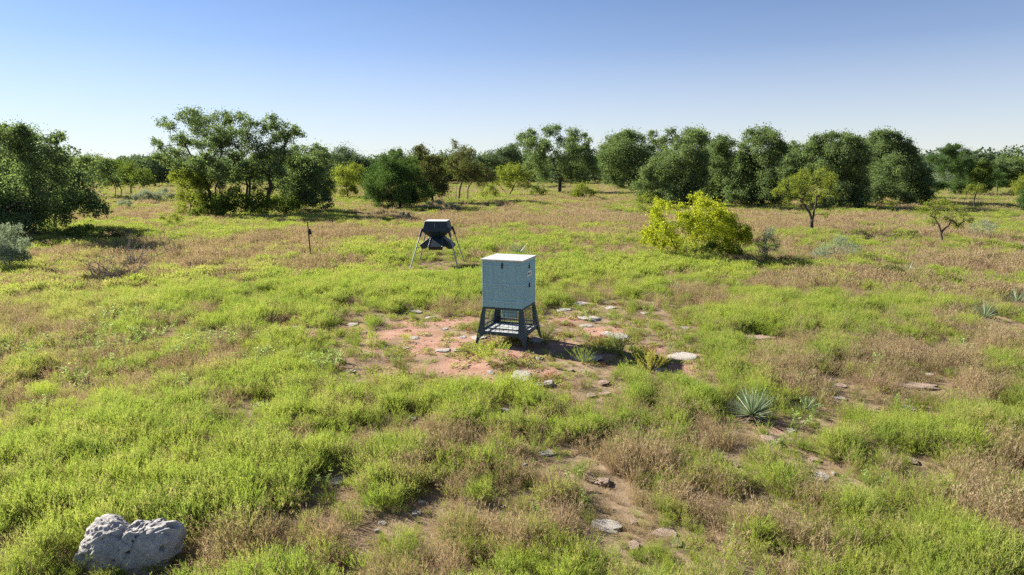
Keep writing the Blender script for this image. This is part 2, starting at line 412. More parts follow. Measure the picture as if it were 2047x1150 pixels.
gE = 'stones in the brown grass beyond the big yucca'
for a, l_ in [((1682, 771, 32), 'flat stone under a brown tuft between big yucca and long ledge'),
             ((1617, 846, 42), 'largest grey stone just past the big yucca shadow'),
             ((1682, 798, 26), 'pale stone ringed by green weeds below the flat stone'),
             ((1815, 816, 38), 'flat grey stone in green weeds below the long ledge'),
             ((1751, 818, 16), 'small tan stone halfway between long ledge and big yucca'),
             ((2004, 826, 32), 'tan stone in brown grass at the picture edge'),
             ((1582, 862, 22), 'small pale stone wedged below the largest grey stone')]:
    rock(*a, l_, 'rock', gE, random.choice((0, 1)))
gF = 'stones in the green weeds at the lower edge'
for a, l_ in [((1820, 922, 28), 'tan stone in the green weeds right below the long ledge'),
             ((1530, 1001, 22), 'reddish stone on dry brown grass near the lower edge'),
             ((1766, 1024, 14), 'tiny tan stone in green weeds near the lower edge'),
             ((1627, 922, 28), 'pale stone hidden in weeds above the grey mossy stone'),
             ((1268, 1096, 30), 'thin pale stone below the bleached outcrop'),
             ((1266, 1045, 16), 'small reddish stone between the two lower outcrops')]:
    rock(*a, l_, 'rock', gF, 1, 0.35)
rock(1206, 966, 36, 'lone pale tan stone with a dark shadow in green weeds', 'rock', None, 1, 0.45)
rock(1209, 1054, 74, 'wide bleached limestone outcrop in brown grass near the lower edge', 'limestone_outcrop', None, 0, 0.18, 0.7)
rock(1325, 1068, 64, 'pinkish white limestone outcrop beside the wide bleached one', 'limestone_outcrop', None, 1, 0.18, 0.8)
rock(1352, 1088, 36, 'pink tinted stone at the end of the pinkish outcrop', 'limestone_slab', None, 1, 0.2)
rock(673, 964, 44, 'blue grey flat stone sunk in green weeds', 'limestone_slab', None, 0, 0.12)
rock(1096, 908, 40, 'whitish flat stone veiled by thin green weeds', 'limestone_slab', None, 0, 0.15)
gG = 'little stones in the green weeds'
for a, l_ in [((843, 1006, 18), 'small brownish stone highest in the green weeds between boulder and outcrop'),
             ((764, 1048, 22), 'white stone lying nearest the boulder side in green weeds'),
             ((754, 1063, 14), 'tiny white stone just under the white stone in green weeds'),
             ((833, 1028, 26), 'pinkish stone in a brown patch below the small brownish stone')]:
    rock(*a, l_, 'rock', gG)

# the holed boulder: blobs joined, pitted
def boulder():
    p = G(232, 1149); s = scale_at(p) * 0.985
    v, f = ico(7)
    cz = 0.30
    B = [(0.0, 0.0, -0.05, 0.55, 0.34, 0.28), (-0.29, 0.05, 0.08, 0.24, 0.26, 0.28), (-0.36, 0.0, -0.1, 0.2, 0.28, 0.25), (0.34, 0.03, 0.06, 0.32, 0.28, 0.24),
         (-0.53, -0.12, -0.25, 0.16, 0.16, 0.11), (0.05, -0.1, -0.3, 0.5, 0.3, 0.25), (-0.08, -0.02, 0.06, 0.2, 0.26, 0.2)]
    best = np.full(len(v), 0.05)
    acc = np.zeros(len(v))
    for bx, by, bz, rx, ry, rz in B:
        d = v / np.array([rx, ry, rz]); c = -np.array([bx, by, bz]) / np.array([rx, ry, rz])
        a2 = (d * d).sum(1); b2 = (d * c).sum(1); c2 = (c * c).sum() - 1
        disc = b2 * b2 - a2 * c2
        tt = np.where(disc > 0, (-b2 + np.sqrt(np.maximum(disc, 0))) / a2, 0)
        acc += np.exp(np.clip(tt, 0, 3) * 26)
    r = np.log(acc) / 26
    q = v * r[:, None]
    n = (n3(q, 4, 3) - 0.5) * 0.18 + (n3(q, 9, 5) - 0.5) * 0.09 + (np.abs(n3(q, 16, 8) - 0.5) - 0.1) * -0.14 + (n3(q, 34, 6) - 0.5) * 0.05
    r2 = r + n
    # solution pits
    g = np.random.default_rng(5)
    cen = v[g.integers(0, len(v), 200)]; cen = cen[cen[:, 2] > -0.35]
    for k, cdir in enumerate(cen):
        rr = g.uniform(0.025, 0.075) if k > 9 else g.uniform(0.08, 0.15)
        d = np.linalg.norm((v - cdir) * np.array([1, 1, 1.6]), axis=1) / rr
        r2 -= (0.05 if k > 9 else 0.13) * np.clip(1 - d * d, 0, 1)
    g2 = ((v[:, 0] + 0.06) / 0.20) ** 2 + ((v[:, 2] - 0.95) / 0.5) ** 2          # notch in the top
    r2 -= 0.07 * np.exp(-g2)
    q = v * r2[:, None]
    for c_, h_, k_ in (((0.15, -0.85, 0.45), 0.25, 0.75), ((-0.5, -0.6, 0.6), 0.40, 0.5), ((0.8, -0.5, 0.2), 0.50, 0.6), ((0.1, -0.1, 1.0), 0.27, 0.35)):      # broken faces
        c_ = np.array(c_) / np.linalg.norm(c_); pr_ = q @ c_ + 0.03 * (n3(q, 7, 12) - 0.5)
        q = q - np.where(pr_ > h_, (pr_ - h_) * k_, 0)[:, None] * c_
    for c_, h_ in (((0.55, 0.2, 0.8), 0.12), ((0.9, -0.1, -0.4), 0.10)):        # cracks
        c_ = np.array(c_) / np.linalg.norm(c_); dd_ = np.abs(q @ c_ - h_ + 0.05 * (n3(q, 5, 14) - 0.5))
        q = q * (1 - 0.06 * np.clip(1 - dd_ / 0.012, 0, 1))[:, None]
    me = mesh_np('boulder', q, None, f, M['boulder'], smooth=False)
    o = link('boulder', me); sc = 236 * s / 1.34
    o.scale = (sc, sc, sc); o.location = (p[0], p[1] + 0.30, p[2] + 0.17 * sc); o.rotation_euler = (0, 0, 0)
    tag(o, 'large grey white boulder with holes and a notched top lying in the weeds', 'boulder')
    ROCKS.append((p[0], p[1] + 0.2, 0.62 * sc, 0.34 * sc))
boulder()
for a_ in ((1503, 838, 0.45), (1612, 822, 0.22), (1034, 515, 0.5), (1968, 640, 0.4), (2032, 608, 0.4), (1038, 996, 0.1), (232, 562, 0.8), (268, 535, 0.5)):      # where yuccas stand
    q_ = G(a_[0], a_[1]); ROCKS.append((q_[0], q_[1], a_[2], a_[2]))

# ------------------------------------------------------------------ scattered plants (stuff)
def frame(n):
    """two unit vectors square to each row of n"""
    a = np.where(np.abs(n[:, 2:3]) < 0.9, np.array([[0, 0, 1.0]]), np.array([[1.0, 0, 0]]))
    t1 = np.cross(n, a); t1 /= np.linalg.norm(t1, axis=1, keepdims=True) + 1e-9
    return t1, np.cross(n, t1)

def unit(v): return v / (np.linalg.norm(v, axis=1, keepdims=True) + 1e-9)

def blades(base, tip, wid, g, bend=None):
    """thin blades base->tip with a middle joint, random facing"""
    n = len(base); d = unit(tip - base); t1, t2 = frame(d); a = g.uniform(0, 6.283, n)[:, None]
    s = (t1 * np.cos(a) + t2 * np.sin(a)) * (np.asarray(wid).reshape(-1, 1) * 0.5)
    mid = (base + tip) / 2 + (0 if bend is None else bend)
    V = np.stack([base - s, base + s, mid + s, mid - s, tip], 1).reshape(-1, 3)
    k = np.arange(n)[:, None] * 5
    return V, k + np.array([[0, 1, 2, 3]]), k + np.array([[3, 2, 4]])

def tri_leaves(c, d, l, wd, g):
    n = len(c); t1, t2 = frame(d); a = g.uniform(0, 6.283, n)[:, None]
    s = (t1 * np.cos(a) + t2 * np.sin(a)) * (np.asarray(wd).reshape(-1, 1) * 0.5); L = np.asarray(l).reshape(-1, 1)
    V = np.stack([c - s + d * L * 0.35, c, c + s + d * L * 0.35, c + d * L], 1).reshape(-1, 3)
    k = np.arange(n)[:, None] * 4
    return V, k + np.array([[0, 1, 2, 3]])

class Acc:
    def __init__(s): s.V = []; s.Q = []; s.T = []; s.L = []; s.n = 0
    def add(s, V, Q=None, T=None, lv=None):
        V = np.asarray(V)
        s.V.append(V)
        if Q is not None: s.Q.append(np.asarray(Q) + s.n)
        if T is not None: s.T.append(np.asarray(T) + s.n)
        s.L.append(np.zeros(len(V)) + 0.5 if lv is None else np.asarray(lv)); s.n += len(V)
    def mesh(s, name, mat, smooth=False):
        return mesh_np(name, np.vstack(s.V), np.vstack(s.Q) if s.Q else None, np.vstack(s.T) if s.T else None, mat, {'lv': np.concatenate(s.L)}, smooth)

def broomweed(seed, h, wd, nst, nbr, nlf, ll, lw):
    g = np.random.default_rng(seed); A = Acc()
    az = g.uniform(0, 6.283, nst); el = g.uniform(0.45, 1.5, nst)
    d = np.stack([np.cos(az) * np.cos(el) * wd / h * 1.2, np.sin(az) * np.cos(el) * wd / h * 1.2, np.sin(el)], 1)
    ln = h * g.uniform(0.75, 1.08, nst)[:, None]
    base = g.normal(0, 0.02, (nst, 3)); base[:, 2] = 0
    tip = base + d * ln
    V, Q, T = blades(base, tip, np.full(nst, 0.005), g); A.add(V, Q, T, np.full(len(V), 0.15))
    u = g.uniform(0.3, 1.0, (nst, nbr, 1))
    b0 = (base[:, None] + (tip - base)[:, None] * u).reshape(-1, 3)
    bd = unit(np.repeat(unit(d), nbr, 0) * 1.0 + g.normal(0, 0.33, (nst * nbr, 3)) + np.array([0, 0, 0.45]))
    bl = h * g.uniform(0.2, 0.42, (nst * nbr, 1)); b1 = b0 + bd * bl
    V, Q, T = blades(b0, b1, np.full(len(b0), 0.004 * lw / 0.006), g); A.add(V, Q, T, np.repeat(g.uniform(0.3, 0.7, len(b0)), 5))
    u = g.uniform(0.15, 1.05, (len(b0), nlf, 1))
    c = (b0[:, None] + (b1 - b0)[:, None] * u).reshape(-1, 3)
    ld = unit(np.repeat(bd, nlf, 0) + g.normal(0, 0.34, (len(c), 3)) + np.array([0, 0, 0.25]))
    V, Q = tri_leaves(c, ld, ll * g.uniform(0.6, 1.3, len(c)), lw * g.uniform(0.7, 1.3, len(c)), g)
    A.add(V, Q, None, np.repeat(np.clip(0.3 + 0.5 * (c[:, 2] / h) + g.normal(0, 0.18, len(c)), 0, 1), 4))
    return A.mesh('broomweed', M['weed'])

def grass_tuft(seed, n, h, sp, wd, seedheads=True, droop=0.25):
    g = np.random.default_rng(seed); A = Acc()
    az = g.uniform(0, 6.283, n); r = sp * np.sqrt(g.uniform(0, 1, n))
    base = np.stack([np.cos(az) * r, np.sin(az) * r, np.zeros(n)], 1)
    lean = g.normal(0, 0.3, (n, 3)) + np.stack([np.cos(az), np.sin(az), np.zeros(n)], 1) * 0.35 * (r / sp)[:, None]; lean[:, 2] = 1
    L = h * g.uniform(0.45, 1.1, n)[:, None]
    tip = base + unit(lean) * L
    bend = np.zeros((n, 3)); bend[:, 2] = droop * L[:, 0] * 0.35; bend[:, :2] = -lean[:, :2] * L * 0.12
    V, Q, T = blades(base, tip, wd * g.uniform(0.7, 1.4, n), g, bend); A.add(V, Q, T, np.repeat(np.clip(g.normal(0.5, 0.22, n), 0, 1), 5))
    if seedheads:
        m = n // 2; ids = g.choice(n, m, False)
        c = np.repeat(tip[ids], 5, 0) - unit(np.repeat(lean[ids], 5, 0)) * g.uniform(0, 0.3, (m * 5, 1)) * h * 0.6
        d = unit(np.repeat(unit(lean[ids]), 5, 0) + g.normal(0, 0.5, (m * 5, 3)))
        V, Q = tri_leaves(c, d, 0.05 * h / 0.4 * g.uniform(0.5, 1.2, len(c)), wd * 1.6, g); A.add(V, Q, None, np.repeat(g.uniform(0.4, 0.9, len(c)), 4))
    return A.mesh('grass_tuft', M['straw'])

def leafy(seed, h, nst, nlf, ll, lw):
    g = np.random.default_rng(seed); A = Acc()
    az = g.uniform(0, 6.283, nst); d = np.stack([np.cos(az) * 0.55, np.sin(az) * 0.55, g.uniform(0.7, 1.2, nst)], 1) * g.uniform(.6, 1, (nst, 1))
    base = g.normal(0, 0.03, (nst, 3)); base[:, 2] = 0; tip = base + d * h
    V, Q, T = blades(base, tip, np.full(nst, 0.007), g); A.add(V, Q, T, np.full(len(V), 0.1))
    u = g.uniform(0.25, 1.02, (nst, nlf, 1)); c = (base[:, None] + (tip - base)[:, None] * u).reshape(-1, 3)
    ld = g.normal(0, 1, (len(c), 3)); ld[:, 2] = np.abs(ld[:, 2]) * 0.5 + 0.1; ld = unit(ld)
    V, Q = tri_leaves(c, ld, ll * g.uniform(0.6, 1.25, len(c)), lw * g.uniform(0.7, 1.2, len(c)), g)
    A.add(V, Q, None, np.repeat(np.clip(g.normal(0.55, 0.2, len(c)), 0, 1), 4))
    return A.mesh('leafy_weed', M['forb'])

def mat_plant(seed, n, r, ll):
    g = np.random.default_rng(seed); A = Acc()
    az = g.uniform(0, 6.283, n); rr = r * np.sqrt(g.uniform(0, 1, n))
    c = np.stack([np.cos(az) * rr, np.sin(az) * rr, g.uniform(0.005, 0.09, n) * (1.2 - rr / r)], 1)
    d = g.normal(0, 1, (n, 3)); d[:, 2] = np.abs(d[:, 2]) * 0.4 + 0.05; d = unit(d)
    V, Q = tri_leaves(c, d, ll * g.uniform(0.6, 1.3, n), ll * 0.6 * g.uniform(0.7, 1.2, n), g)
    A.add(V, Q, None, np.repeat(np.clip(g.normal(0.55, 0.22, n), 0, 1), 4))
    return A.mesh('mat_forb', M['forb'])

def scatter(name, protos, pts, idx, rot, scl, tint, label, cat=None):
    ob = [bpy.data.objects.new('plant_source', me) for me in protos]
    ng = bpy.data.node_groups.new(name, 'GeometryNodeTree')
    ng.interface.new_socket('Geometry', in_out='INPUT', socket_type='NodeSocketGeometry')
    ng.interface.new_socket('Geometry', in_out='OUTPUT', socket_type='NodeSocketGeometry')
    N = ng.nodes; L = ng.links
    gi = N.new('NodeGroupInput'); go = N.new('NodeGroupOutput')
    jn = N.new('GeometryNodeJoinGeometry')
    for o in reversed(ob):
        oi = N.new('GeometryNodeObjectInfo'); oi.inputs['Object'].default_value = o; oi.inputs['As Instance'].default_value = True
        L.new(oi.outputs['Geometry'], jn.inputs[0])
    ip = N.new('GeometryNodeInstanceOnPoints'); ip.inputs['Pick Instance'].default_value = True
    L.new(gi.outputs[0], ip.inputs['Points']); L.new(jn.outputs[0], ip.inputs['Instance'])
    for nm, ty, sk in (('idx', 'INT', 'Instance Index'), ('rot', 'FLOAT_VECTOR', 'Rotation'), ('scl', 'FLOAT_VECTOR', 'Scale')):
        na_ = N.new('GeometryNodeInputNamedAttribute'); na_.data_type = ty; na_.inputs['Name'].default_value = nm
        L.new([s for s in na_.outputs if s.enabled][0], ip.inputs[sk])
    L.new(ip.outputs[0], go.inputs[0])
    me = mesh_np(name, pts, attrs={'idx': idx.astype(np.int64), 'rot': rot, 'scl': scl, 'tint': tint})
    o = link(name, me); md = o.modifiers.new('scatter', 'NODES'); md.node_group = ng
    return tag(o, label, cat, None, 'stuff')

def sample(bands, seed):
    g = np.random.default_rng(seed); X = []; Y = []
    for r1, r2, den in bands:
        half = R(64 if r2 < 40 else 50); n = int(den * half * (r2 * r2 - r1 * r1))
        r = np.sqrt(g.uniform(0, 1, n) * (r2 * r2 - r1 * r1) + r1 * r1); a = g.uniform(-half, half, n)
        X.append(r * np.sin(a)); Y.append(r * np.cos(a))
    return np.concatenate(X), np.concatenate(Y), g

FEED = G(1018, 682)
def keep_off(x, y, k=0.68):
    m = np.ones(len(x), bool)
    for rx_, ry_, a, b_ in ROCKS:
        m &= ((x - rx_) / (a * k)) ** 2 + ((y - ry_) / (b_ * k)) ** 2 > 1
    return m

LOWZ = [ell(*a) for a in [(800, 700, 210, 62), (1220, 690, 200, 70), (1020, 700, 150, 60), (1050, 755, 120, 30)]]
def low_zone(x, y): return field(LOWZ, x, y, 1.0, 64)
def near_rock(x, y):
    m = np.ones(len(x))
    for rx_, ry_, a, b_ in ROCKS:
        q = ((x - rx_) / (a + 0.25)) ** 2 + ((y + 0.25 - ry_) / (b_ + 0.5)) ** 2
        m = np.minimum(m, np.clip(0.35 + 0.65 * (q - 0.6) / 0.8, 0.35, 1))
    return m

GRAV = G(876, 533)
def near_feed(x, y): return np.clip(0.35 + 0.55 * (np.hypot(x - GRAV[0], y - GRAV[1] + 0.5) - 1.7) / 1.4, 0.35, 1)

def common(x, y):
    d = np.sqrt(x * x + y * y)
    return d, field(BROWN, x, y, 1.1), field(GREEN, x, y, 1.1), field(DIRT, x, y, 1.3, 60)

# --- green broomweed
wp = [broomweed(s, 0.40, 0.40, 34, 7, 9, 0.030, 0.0048) for s in range(6)] + [broomweed(20 + s, 0.40, 0.46, 26, 5, 5, 0.06, 0.012) for s in range(4)]
x, y, g = sample([(2.5, 10, 40), (10, 18, 34), (18, 32, 20), (32, 60, 6.0), (60, 110, 1.6), (110, 260, 0.25)], 1)
d, bw, gr, dt = common(x, y)
kk = np.clip(d / 12, 1, 8)
nz = fbm(x / 1.1 / np.sqrt(kk), y / 1.1 / np.sqrt(kk), 31); nb = fbm(x / 6 / np.sqrt(kk), y / 6 / np.sqrt(kk), 41)
lo = low_zone(x, y)
n3_ = fbm(x / 0.45 / np.sqrt(kk), y / 0.45 / np.sqrt(kk), 35)
pr = np.clip(0.45 + 0.08 * np.clip((16 - d) / 6, 0, 1) * np.clip((4 - x) / 4, 0, 1) + 1.6 * (nz - 0.47) + 1.5 * (n3_ - 0.5) + 0.8 * (nb - 0.5) + 0.42 * gr - 0.42 * bw * (1 - 0.5 * gr) + 0.13 * np.clip((d - 22) / 12, 0, 1) - 1.25 * dt, 0, 1) * (1 - np.where(x > FEED[0] + 1.2, 0.36, 0.72) * lo)
pr = np.maximum(pr, 0.15 * (dt < 0.6) * (1 - 0.5 * lo))
k = (g.uniform(0, 1, len(x)) < pr) & keep_off(x, y)
k &= ((x - FEED[0]) ** 2 + (y - FEED[1]) ** 2 > 0.7 ** 2)
x, y, d, bw, gr, dt, nz, nb, pr, lo = [a[k] for a in (x, y, d, bw, gr, dt, nz, nb, pr, lo)]; n = len(x)
far = d > 26
idx = np.where(far, 6 + g.integers(0, 4, n), g.integers(0, 6, n))
s = (0.55 + 0.50 * np.clip(pr + 0.35 * (nz - 0.3), 0, 1.1)) * g.uniform(0.75, 1.2, n) * np.where(dt > 0.2, 0.6, 1) * (1 - 0.4 * lo) * near_rock(x, y) * near_feed(x, y) * 0.78
ws = s * np.clip(d / 40, 1, 2.2)
hs = s * np.clip(1 - (d - 25) / 160, 0.75, 1)
tA = np.array([0.33, 0.40, 0.085]); tB = np.array([0.21, 0.29, 0.075]); tC = np.array([0.38, 0.37, 0.16])
m1 = np.clip(g.normal(0.5, 0.25, n) + 0.8 * (fbm(x / 3, y / 3, 91) - 0.5), 0, 1)[:, None]
tint = tA * m1 + tB * (1 - m1); m2 = np.clip(g.normal(0.12, 0.38, n) + 0.5 * bw, 0, 0.9)[:, None]; tint = tint * (1 - m2) + tC * m2
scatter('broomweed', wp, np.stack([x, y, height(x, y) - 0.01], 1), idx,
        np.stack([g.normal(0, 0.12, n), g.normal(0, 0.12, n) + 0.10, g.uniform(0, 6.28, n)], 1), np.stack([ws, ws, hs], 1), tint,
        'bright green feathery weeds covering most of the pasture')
print('broomweed', n)

# --- dry grass
gp = ([grass_tuft(40 + s, 70, 0.36, 0.12, 0.004) for s in range(5)] + [grass_tuft(60 + s, 45, 0.38, 0.25, 0.013, True) for s in range(4)])
x, y, g = sample([(2.5, 10, 44), (10, 18, 36), (18, 32, 20), (32, 60, 8.0), (60, 110, 2.2), (110, 280, 0.34)], 2)
d, bw, gr, dt = common(x, y)
kk = np.clip(d / 12, 1, 8)
nz = fbm(x / 0.9 / np.sqrt(kk), y / 0.9 / np.sqrt(kk), 131); nb = fbm(x / 7 / np.sqrt(kk), y / 7 / np.sqrt(kk), 141)
n3_ = fbm(x / 0.5 / np.sqrt(kk), y / 0.5 / np.sqrt(kk), 135)
pr = np.clip(0.46 + 0.9 * (nz - 0.5) + 1.1 * (n3_ - 0.5) + 0.55 * (nb - 0.5) + 0.42 * bw - 0.07 * gr - 1.1 * dt - 0.06 * (d > 26), 0, 1) * (1 - 0.6 * low_zone(x, y))
pr = np.maximum(pr, np.where(d < 15, 0.44, 0.28) * (dt < 0.5) * (1 - low_zone(x, y)))
k = (g.uniform(0, 1, len(x)) < pr) & keep_off(x, y)
x, y, d, bw, gr, dt, nz, nb, pr = [a[k] for a in (x, y, d, bw, gr, dt, nz, nb, pr)]; n = len(x)
far = d > 26
idx = np.where(far, 5 + g.integers(0, 4, n), g.integers(0, 5, n))
s = (0.5 + 0.45 * pr) * g.uniform(0.65, 1.4, n) * near_rock(x, y) * near_feed(x, y) * (1 - 0.3 * low_zone(x, y)); ws = s * np.clip(d / 40, 1, 2.2)
T3 = np.array([[0.29, 0.21, 0.155], [0.45, 0.37, 0.245], [0.215, 0.165, 0.135], [0.28, 0.28, 0.11]])
w4 = g.dirichlet([0.75, 1.0, 0.4, 0.6], n); w4[:, 1] += 0.5 * np.clip((d - 25) / 60, 0, 1) + 0.6 * np.clip(fbm(x / 4, y / 4, 151) - 0.5, 0, 1)
w4 /= w4.sum(1, keepdims=True)
scatter('dry_grass', gp, np.stack([x, y, height(x, y) - 0.01], 1), idx,
        np.stack([g.normal(0, 0.2, n), g.normal(0, 0.2, n) + 0.12, g.uniform(0, 6.28, n)], 1), np.stack([ws, ws, s], 1), w4 @ T3,
        'reddish brown and straw coloured dry grass between the green weeds')
print('grass', n)

# --- green grass tufts and leafy weeds, mat forbs
x, y, g = sample([(2.5, 12, 12), (12, 24, 7), (24, 40, 2)], 3)
d, bw, gr, dt = common(x, y)
pr = np.clip(0.22 + 1.2 * (fbm(x / 1.4, y / 1.4, 231) - 0.45) - 1.0 * dt, 0, 1)
k = (g.uniform(0, 1, len(x)) < pr) & keep_off(x, y); x, y, d = x[k], y[k], d[k]; n = len(x)
s = g.uniform(0.5, 1.0, n)
tint = np.array([0.18, 0.25, 0.05]) * g.uniform(0.7, 1.35, (n, 1)) + g.uniform(0, 0.05, (n, 1)) * np.array([1, 0.6, 0.1])
scatter('green_grass', gp[:5], np.stack([x, y, height(x, y) - 0.01], 1), g.integers(0, 5, n),
        np.stack([g.normal(0, 0.2, n), g.normal(0, 0.2, n) + 0.1, g.uniform(0, 6.28, n)], 1), np.stack([s, s, s], 1), tint,
        'short green grass growing through the weeds')

LEAFY = [ell(*a) for a in [(200, 700, 180, 60), (90, 800, 120, 60), (450, 700, 140, 40), (300, 650, 120, 30), (560, 720, 80, 30), (700, 720, 60, 20), (60, 900, 60, 40),
                           (1180, 980, 50, 30), (1720, 720, 80, 20), (1480, 1010, 50, 30), (1120, 1090, 50, 30), (1750, 1080, 60, 30), (600, 750, 70, 20)]]
lp = [leafy(80 + s, 0.34, 7, 14, 0.055, 0.02) for s in range(5)]
x, y, g = sample([(4.5, 12, 5), (12, 24, 4), (24, 45, 1)], 4)
d, bw, gr, dt = common(x, y); lf = field(LEAFY, x, y, 1.0)
pr = np.clip(0.08 + 0.8 * lf + 0.5 * (fbm(x / 1.5, y / 1.5, 331) - 0.55) - 0.8 * dt, 0, 1)
k = (g.uniform(0, 1, len(x)) < pr) & keep_off(x, y); x, y = x[k], y[k]; n = len(x)
s = g.uniform(0.7, 1.4, n) * np.clip(np.hypot(x, y) / 13, 0.65, 1); mm = g.uniform(0, 1, (n, 1))
tint = np.array([0.24, 0.34, 0.11]) * mm + np.array([0.36, 0.43, 0.22]) * (1 - mm)
scatter('leafy_weeds', lp, np.stack([x, y, height(x, y) - 0.01], 1), g.integers(0, 5, n),
        np.stack([g.normal(0, 0.15, n), g.normal(0, 0.15, n), g.uniform(0, 6.28, n)], 1), np.stack([s, s, s], 1), tint,
        'pale green broad leaved weeds standing among the feathery weeds')

mp = [mat_plant(90 + s, 90, 0.17, 0.04) for s in range(5)]
x, y, g = sample([(5, 12, 6), (12, 24, 24), (24, 40, 2)], 5)
d, bw, gr, dt = common(x, y)
near = np.clip(1.6 - np.sqrt(((x - FEED[0] - 0.3) / 5.5) ** 2 + ((y - FEED[1]) / 4.5) ** 2), 0, 1)
pr = np.clip(0.05 + 0.75 * near * np.clip(3.2 * (fbm(x / 0.8, y / 0.8, 431) - 0.43) + 0.2, 0, 1) * np.where(dt > 0.9, 0.55, 1), 0, 1)
k = (g.uniform(0, 1, len(x)) < pr) & keep_off(x, y, 0.7); x, y = x[k], y[k]; n = len(x)
s = g.uniform(0.5, 1.3, n); mm = g.uniform(0, 1, (n, 1))
tint = np.array([0.26, 0.29, 0.08]) * mm + np.array([0.33, 0.33, 0.13]) * (1 - mm); bm_ = (g.uniform(0, 1, (n, 1)) < 0.18); tint = np.where(bm_, np.array([0.22, 0.12, 0.06]), tint)
scatter('mat_forbs', mp, np.stack([x, y, height(x, y)], 1), g.integers(0, 5, n),
        np.stack([np.zeros(n), np.zeros(n), g.uniform(0, 6.28, n)], 1), np.stack([s, s, s], 1), tint,
        'low yellowish leaf mats creeping over the dirt round the box feeder')

# --- gravel on the dirt
gv, gf = ico(1)
gp2 = [mesh_np('gravel', gv * (0.7 + 0.6 * n3(gv, 1.5, 700 + q))[:, None] * np.array([1, 1, .5]), None, gf, M['lime_tan']) for q in range(3)]
x, y, g = sample([(8, 22, 70)], 6)
dt = field(DIRT, x, y, 1.3, 60); k = g.uniform(0, 1, len(x)) < dt * 0.8; x, y = x[k], y[k]; n = len(x)
s = 0.007 + 0.045 * g.uniform(0, 1, n) ** 5
scatter('gravel', gp2, np.stack([x, y, height(x, y)], 1), g.integers(0, 3, n), np.stack([np.zeros(n)] * 2 + [g.uniform(0, 6, n)], 1),
        np.stack([s, s, s], 1), np.ones((n, 3)), 'small loose stones and clods on the red dirt')

# ------------------------------------------------------------------ trees and shrubs
def tubes(chains, sides=5):
    V = []; Q = []; n0 = 0
    for pts, rad_ in chains:
        pts = np.asarray(pts); m = len(pts)
        tg = np.gradient(pts, axis=0); tg = unit(tg); t1, t2 = frame(tg)
        for i_ in range(1, m):      # keep the ring from twisting
            a = t1[i_ - 1] - tg[i_] * np.dot(t1[i_ - 1], tg[i_]); a /= np.linalg.norm(a) + 1e-9
            t1[i_] = a; t2[i_] = np.cross(tg[i_], a)
        a = np.arange(sides) * 2 * math.pi / sides
        ring = pts[:, None] + (t1[:, None] * np.cos(a)[None, :, None] + t2[:, None] * np.sin(a)[None, :, None]) * np.asarray(rad_)[:, None, None]
        V.append(ring.reshape(-1, 3))
        ii = np.arange(m - 1)[:, None] * sides; jj = np.arange(sides)[None]; j3 = (jj + 1) % sides
        Q.append((np.stack([ii + jj, ii + j3, ii + sides + j3, ii + sides + jj], -1).reshape(-1, 4)) + n0); n0 += m * sides
    return np.vstack(V), np.vstack(Q)

